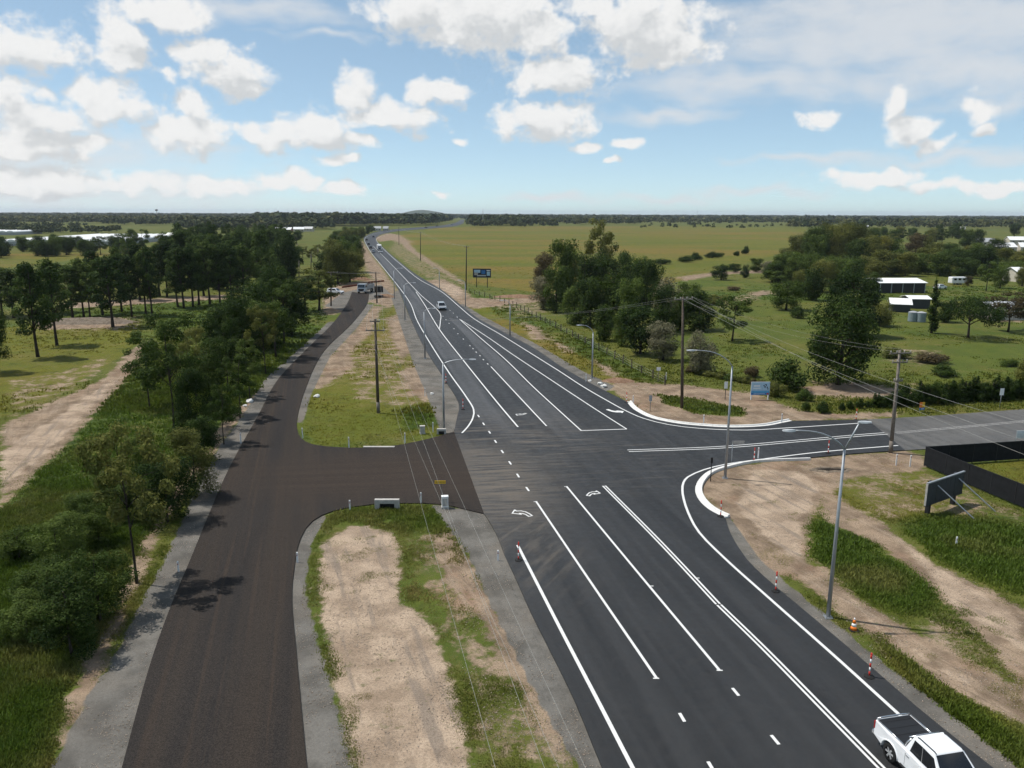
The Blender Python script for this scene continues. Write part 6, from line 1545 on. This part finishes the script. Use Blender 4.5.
def truck(px, py, heading, label, cabm, bodym, L=8.5, Hh=3.4, tip=False):
    b = GP(px, py); r = empty('truck', (b.x, b.y, max(b.z, 0)), heading); tag(r, label, 'truck'); W_ = 2.4; c = L / 2
    MB().box((0, 0, .85), (L, 1.0, .3)).build('chassis', M['black'], r)
    MB().hexa([(c - 1.9, -W_ / 2, .6), (c, -W_ / 2, .6), (c, W_ / 2, .6), (c - 1.9, W_ / 2, .6)], [(c - 1.9, -W_ / 2 + .06, 2.7), (c - .35, -W_ / 2 + .06, 2.7), (c - .35, W_ / 2 - .06, 2.7), (c - 1.9, W_ / 2 - .06, 2.7)]).build('cab', M[cabm], r, False, .06)
    q = [(c, -W_ / 2, .6), (c, W_ / 2, .6), (c - .35, W_ / 2 - .06, 2.7), (c - .35, -W_ / 2 + .06, 2.7)]; panel(None, rect_on(q, .07, .93, .5, .9), 'windscreen', M['glass'], r, (1, 0, .2)); panel(None, rect_on(q, .15, .85, .12, .38), 'grille', M['black'], r, (1, 0, .2))
    for sy in (-1, 1): panel(None, [(c - 1.4, sy * (W_ / 2 - .02), 1.7), (c - .45, sy * (W_ / 2 - .02), 1.7), (c - .5, sy * (W_ / 2 - .04), 2.4), (c - 1.4, sy * (W_ / 2 - .04), 2.4)], 'side_window', M['glass'], r, (0, sy, 0), .03)
    if tip:
        MB().hexa([(-c, -1.1, 1.05), (c - 2.2, -1.1, 1.05), (c - 2.2, 1.1, 1.05), (-c, 1.1, 1.05)], [(-c - .3, -1.25, 2.3), (c - 2.05, -1.25, 2.3), (c - 2.05, 1.25, 2.3), (-c - .3, 1.25, 2.3)]).build('tipper_body', M[bodym], r, False, .03)
        MB().box((-.9 - .2, 0, 2.32), (L - 2.6, 2.2, .1)).build('gravel_load', M['unsealed'], r)
    else: MB().box((-1.05, 0, 1.05 + (Hh - 1.05) / 2), (L - 2.2, 2.45, Hh - 1.05)).build('cargo_box', M[bodym], r, False, .03)
    for x in (c - 1.0, -c + 1.0, -c + 2.2):
        for sy in (-1, 1): wheel(r, x, sy * (W_ / 2 - .18), .5, .3, sy)
    for sy in (-1, 1): MB().box((c + .01, sy * .9, .8), (.06, .3, .2)).build('headlamp', M['lens'], r)
truck(379.3, 250.2, hd, 'white box truck coming toward the camera on the highway', 'white', 'roof_white')
truck(366, 292.5, -1.75, 'grey tipper truck standing at the end of the brown service road', 'car_silver', 'roof_grey', 7.5, 3, True)
# site sign trailer beside the yard pole
b = GP(379, 297.5); s_ = scale_at(b); r = empty('message_trailer', b, .2); tag(r, 'dark message board trailer beside the yard power pole', 'trailer')
MB().box((0, 0, .55), (2.0, 1.3, .16)).build('trailer_frame', M['dark_paint'], r); MB().box((0, 0, 1.2), (.16, .16, 1.3)).build('mast', M['galv'], r); MB().box((0, -.1, 2.2), (2.3, .18, 1.6)).build('board', M['black'], r, False, .03); MB().box((0, -.2, 2.2), (2.1, .02, 1.4)).build('display', M['dark_paint'], r)
for sy in (-1, 1): wheel(r, sy * .95, 0, .33, .2, sy)
# caravan
b = GP(957, 284.5); r = empty('caravan', b, .1); tag(r, 'white caravan parked behind the farm lawn', 'caravan'); s_ = scale_at(b)
MB().box((0, 0, 1.5), (5.2, 2.2, 2.0)).build('body', M['white'], r, False, .25)
for k in (-1.5, 0, 1.5): MB().box((k, -1.11, 1.8), (.9, .03, .6)).build('window', M['glass'], r)
for x in (-.3, .6):
    for sy in (-1, 1): wheel(r, x, sy * .95, .33, .2, sy)
# red steel bars and earth heaps at the yard
for i, (x0, y0, x1, y1, lb) in enumerate(((342, 288, 362, 285, 'long rusty steel beam lying before the belt trees'), (368, 283, 384, 281.5, 'second rusty beam lying behind the tipper truck'))):
    a = GP(x0, y0); c = GP(x1, y1); d = c - a; mb = MB().box((d.length / 2, 0, .45), (d.length, .25, .08)).box((d.length / 2, 0, .05), (d.length, .25, .08)).box((d.length / 2, 0, .25), (d.length, .08, .34)); o = mb.build('steel_beam', M['rust'], None); o.location = a; o.rotation_euler.z = math.atan2(d.y, d.x); tag(o, lb, 'beam')
def heap(px, py, w, h, dpt, mat, label, n=18):
    b = GP(px, py); rng = np.random.default_rng(int(px)); mb = MB()
    for i in range(n):
        for j in range(n):
            u = i / (n - 1) * 2 - 1; v = j / (n - 1) * 2 - 1; q = max(0, 1 - u * u - v * v); mb.v.append((u * w / 2, v * dpt / 2, h * q ** .8 * (.7 + .6 * rng.random()) - .12))
    for i in range(n - 1):
        for j in range(n - 1): a = i * n + j; mb.f.append((a, a + 1, a + n + 1, a + n))
    o = mb.build('earth_heap', mat, None, True); o.location = b; tag(o, label, 'earth heap')
em = NM('loose_earth'); nz = em.noise(2, 5, .7); M['earth'] = em.done(em.mix(em.rng(nz, .3, .7), (.15, .085, .055), (.27, .18, .12)), .95, .1, nz, .8, .06)
em = NM('dark_earth_with_shade'); nz = em.noise(4, 5, .7); M['shaded_earth'] = em.done(em.mix(em.rng(nz, .3, .7), (.012, .010, .008), (.035, .028, .022)), .95, .1)  # dark earth with the shade of the pit put into its colour
em = NM('grey_earth'); nz = em.noise(2, 5, .7); M['earth_grey'] = em.done(em.mix(em.rng(nz, .3, .7), (.10, .08, .06), (.22, .18, .14)), .95, .1, nz, .8, .06)
heap(385, 297, 6, .8, 4, M['earth'], 'small red earth heap behind the message trailer'); heap(360, 280, 9, 1.0, 4, M['earth'], 'red earth heap before the belt trees'); heap(88, 322.5, 22, 1.0, 7, M['earth_grey'], 'long low grey earth mound across the left meadow'); heap(520, 297, 16, .7, 6, M['earth'], 'low red earth bank beside the side track to the field'); heap(618, 381, 5, .5, 2.5, M['earth'], 'small earth heap at the fence end by the far kerb')
# pit beside the near corner, its shadowed hollow painted as a flat dark sheet
b = GP(832, 470); rng_ = np.random.default_rng(4); ring = [(1.25 * math.cos(t) * rng_.uniform(.75, 1.2), .5 * math.sin(t) * rng_.uniform(.7, 1.25)) for t in np.linspace(0, 6.0, 15)]
r = empty('drain_pit', b); tag(r, 'dark open drain hollow in the bare ground behind the near lamp', 'drain pit')
mb = MB().poly([(x, y, .035) for x, y in ring]); mb.build('pit_shade_sheet', M['shaded_earth'], r)
mb = MB(); n_ = len(ring); mb.v = [(x * .97, y * .97, -.05) for x, y in ring] + [(x * 1.12, y * 1.15, .13 + .05 * rng_.random()) for x, y in ring] + [(x * 1.45, y * 1.6, -.06) for x, y in ring]
mb.f = [(k * n_ + i, k * n_ + (i + 1) % n_, (k + 1) * n_ + (i + 1) % n_, (k + 1) * n_ + i) for k in range(2) for i in range(n_)]; mb.build('earth_rim', M['earth_grey'], r, True)

# ------------------------------------------------------------------ haze
HZ = 17000
mb = MB().box((0, 6000, 34), (34000, 24000, 76)); hz = mb.build('haze', None, None); hz.data.materials.clear()
hm = bpy.data.materials.new('thin_haze'); hm.use_nodes = True; nt = hm.node_tree; nt.nodes.clear(); vo = nt.nodes.new('ShaderNodeVolumePrincipled'); vo.inputs['Color'].default_value = (.80, .88, 1, 1); vo.inputs['Density'].default_value = .00005; vo.inputs['Anisotropy'].default_value = .2
ou = nt.nodes.new('ShaderNodeOutputMaterial'); nt.links.new(vo.outputs[0], ou.inputs['Volume']); hz.data.materials.append(hm); tag(hz, 'thin pale haze over the whole plain', 'haze', None, 'stuff')
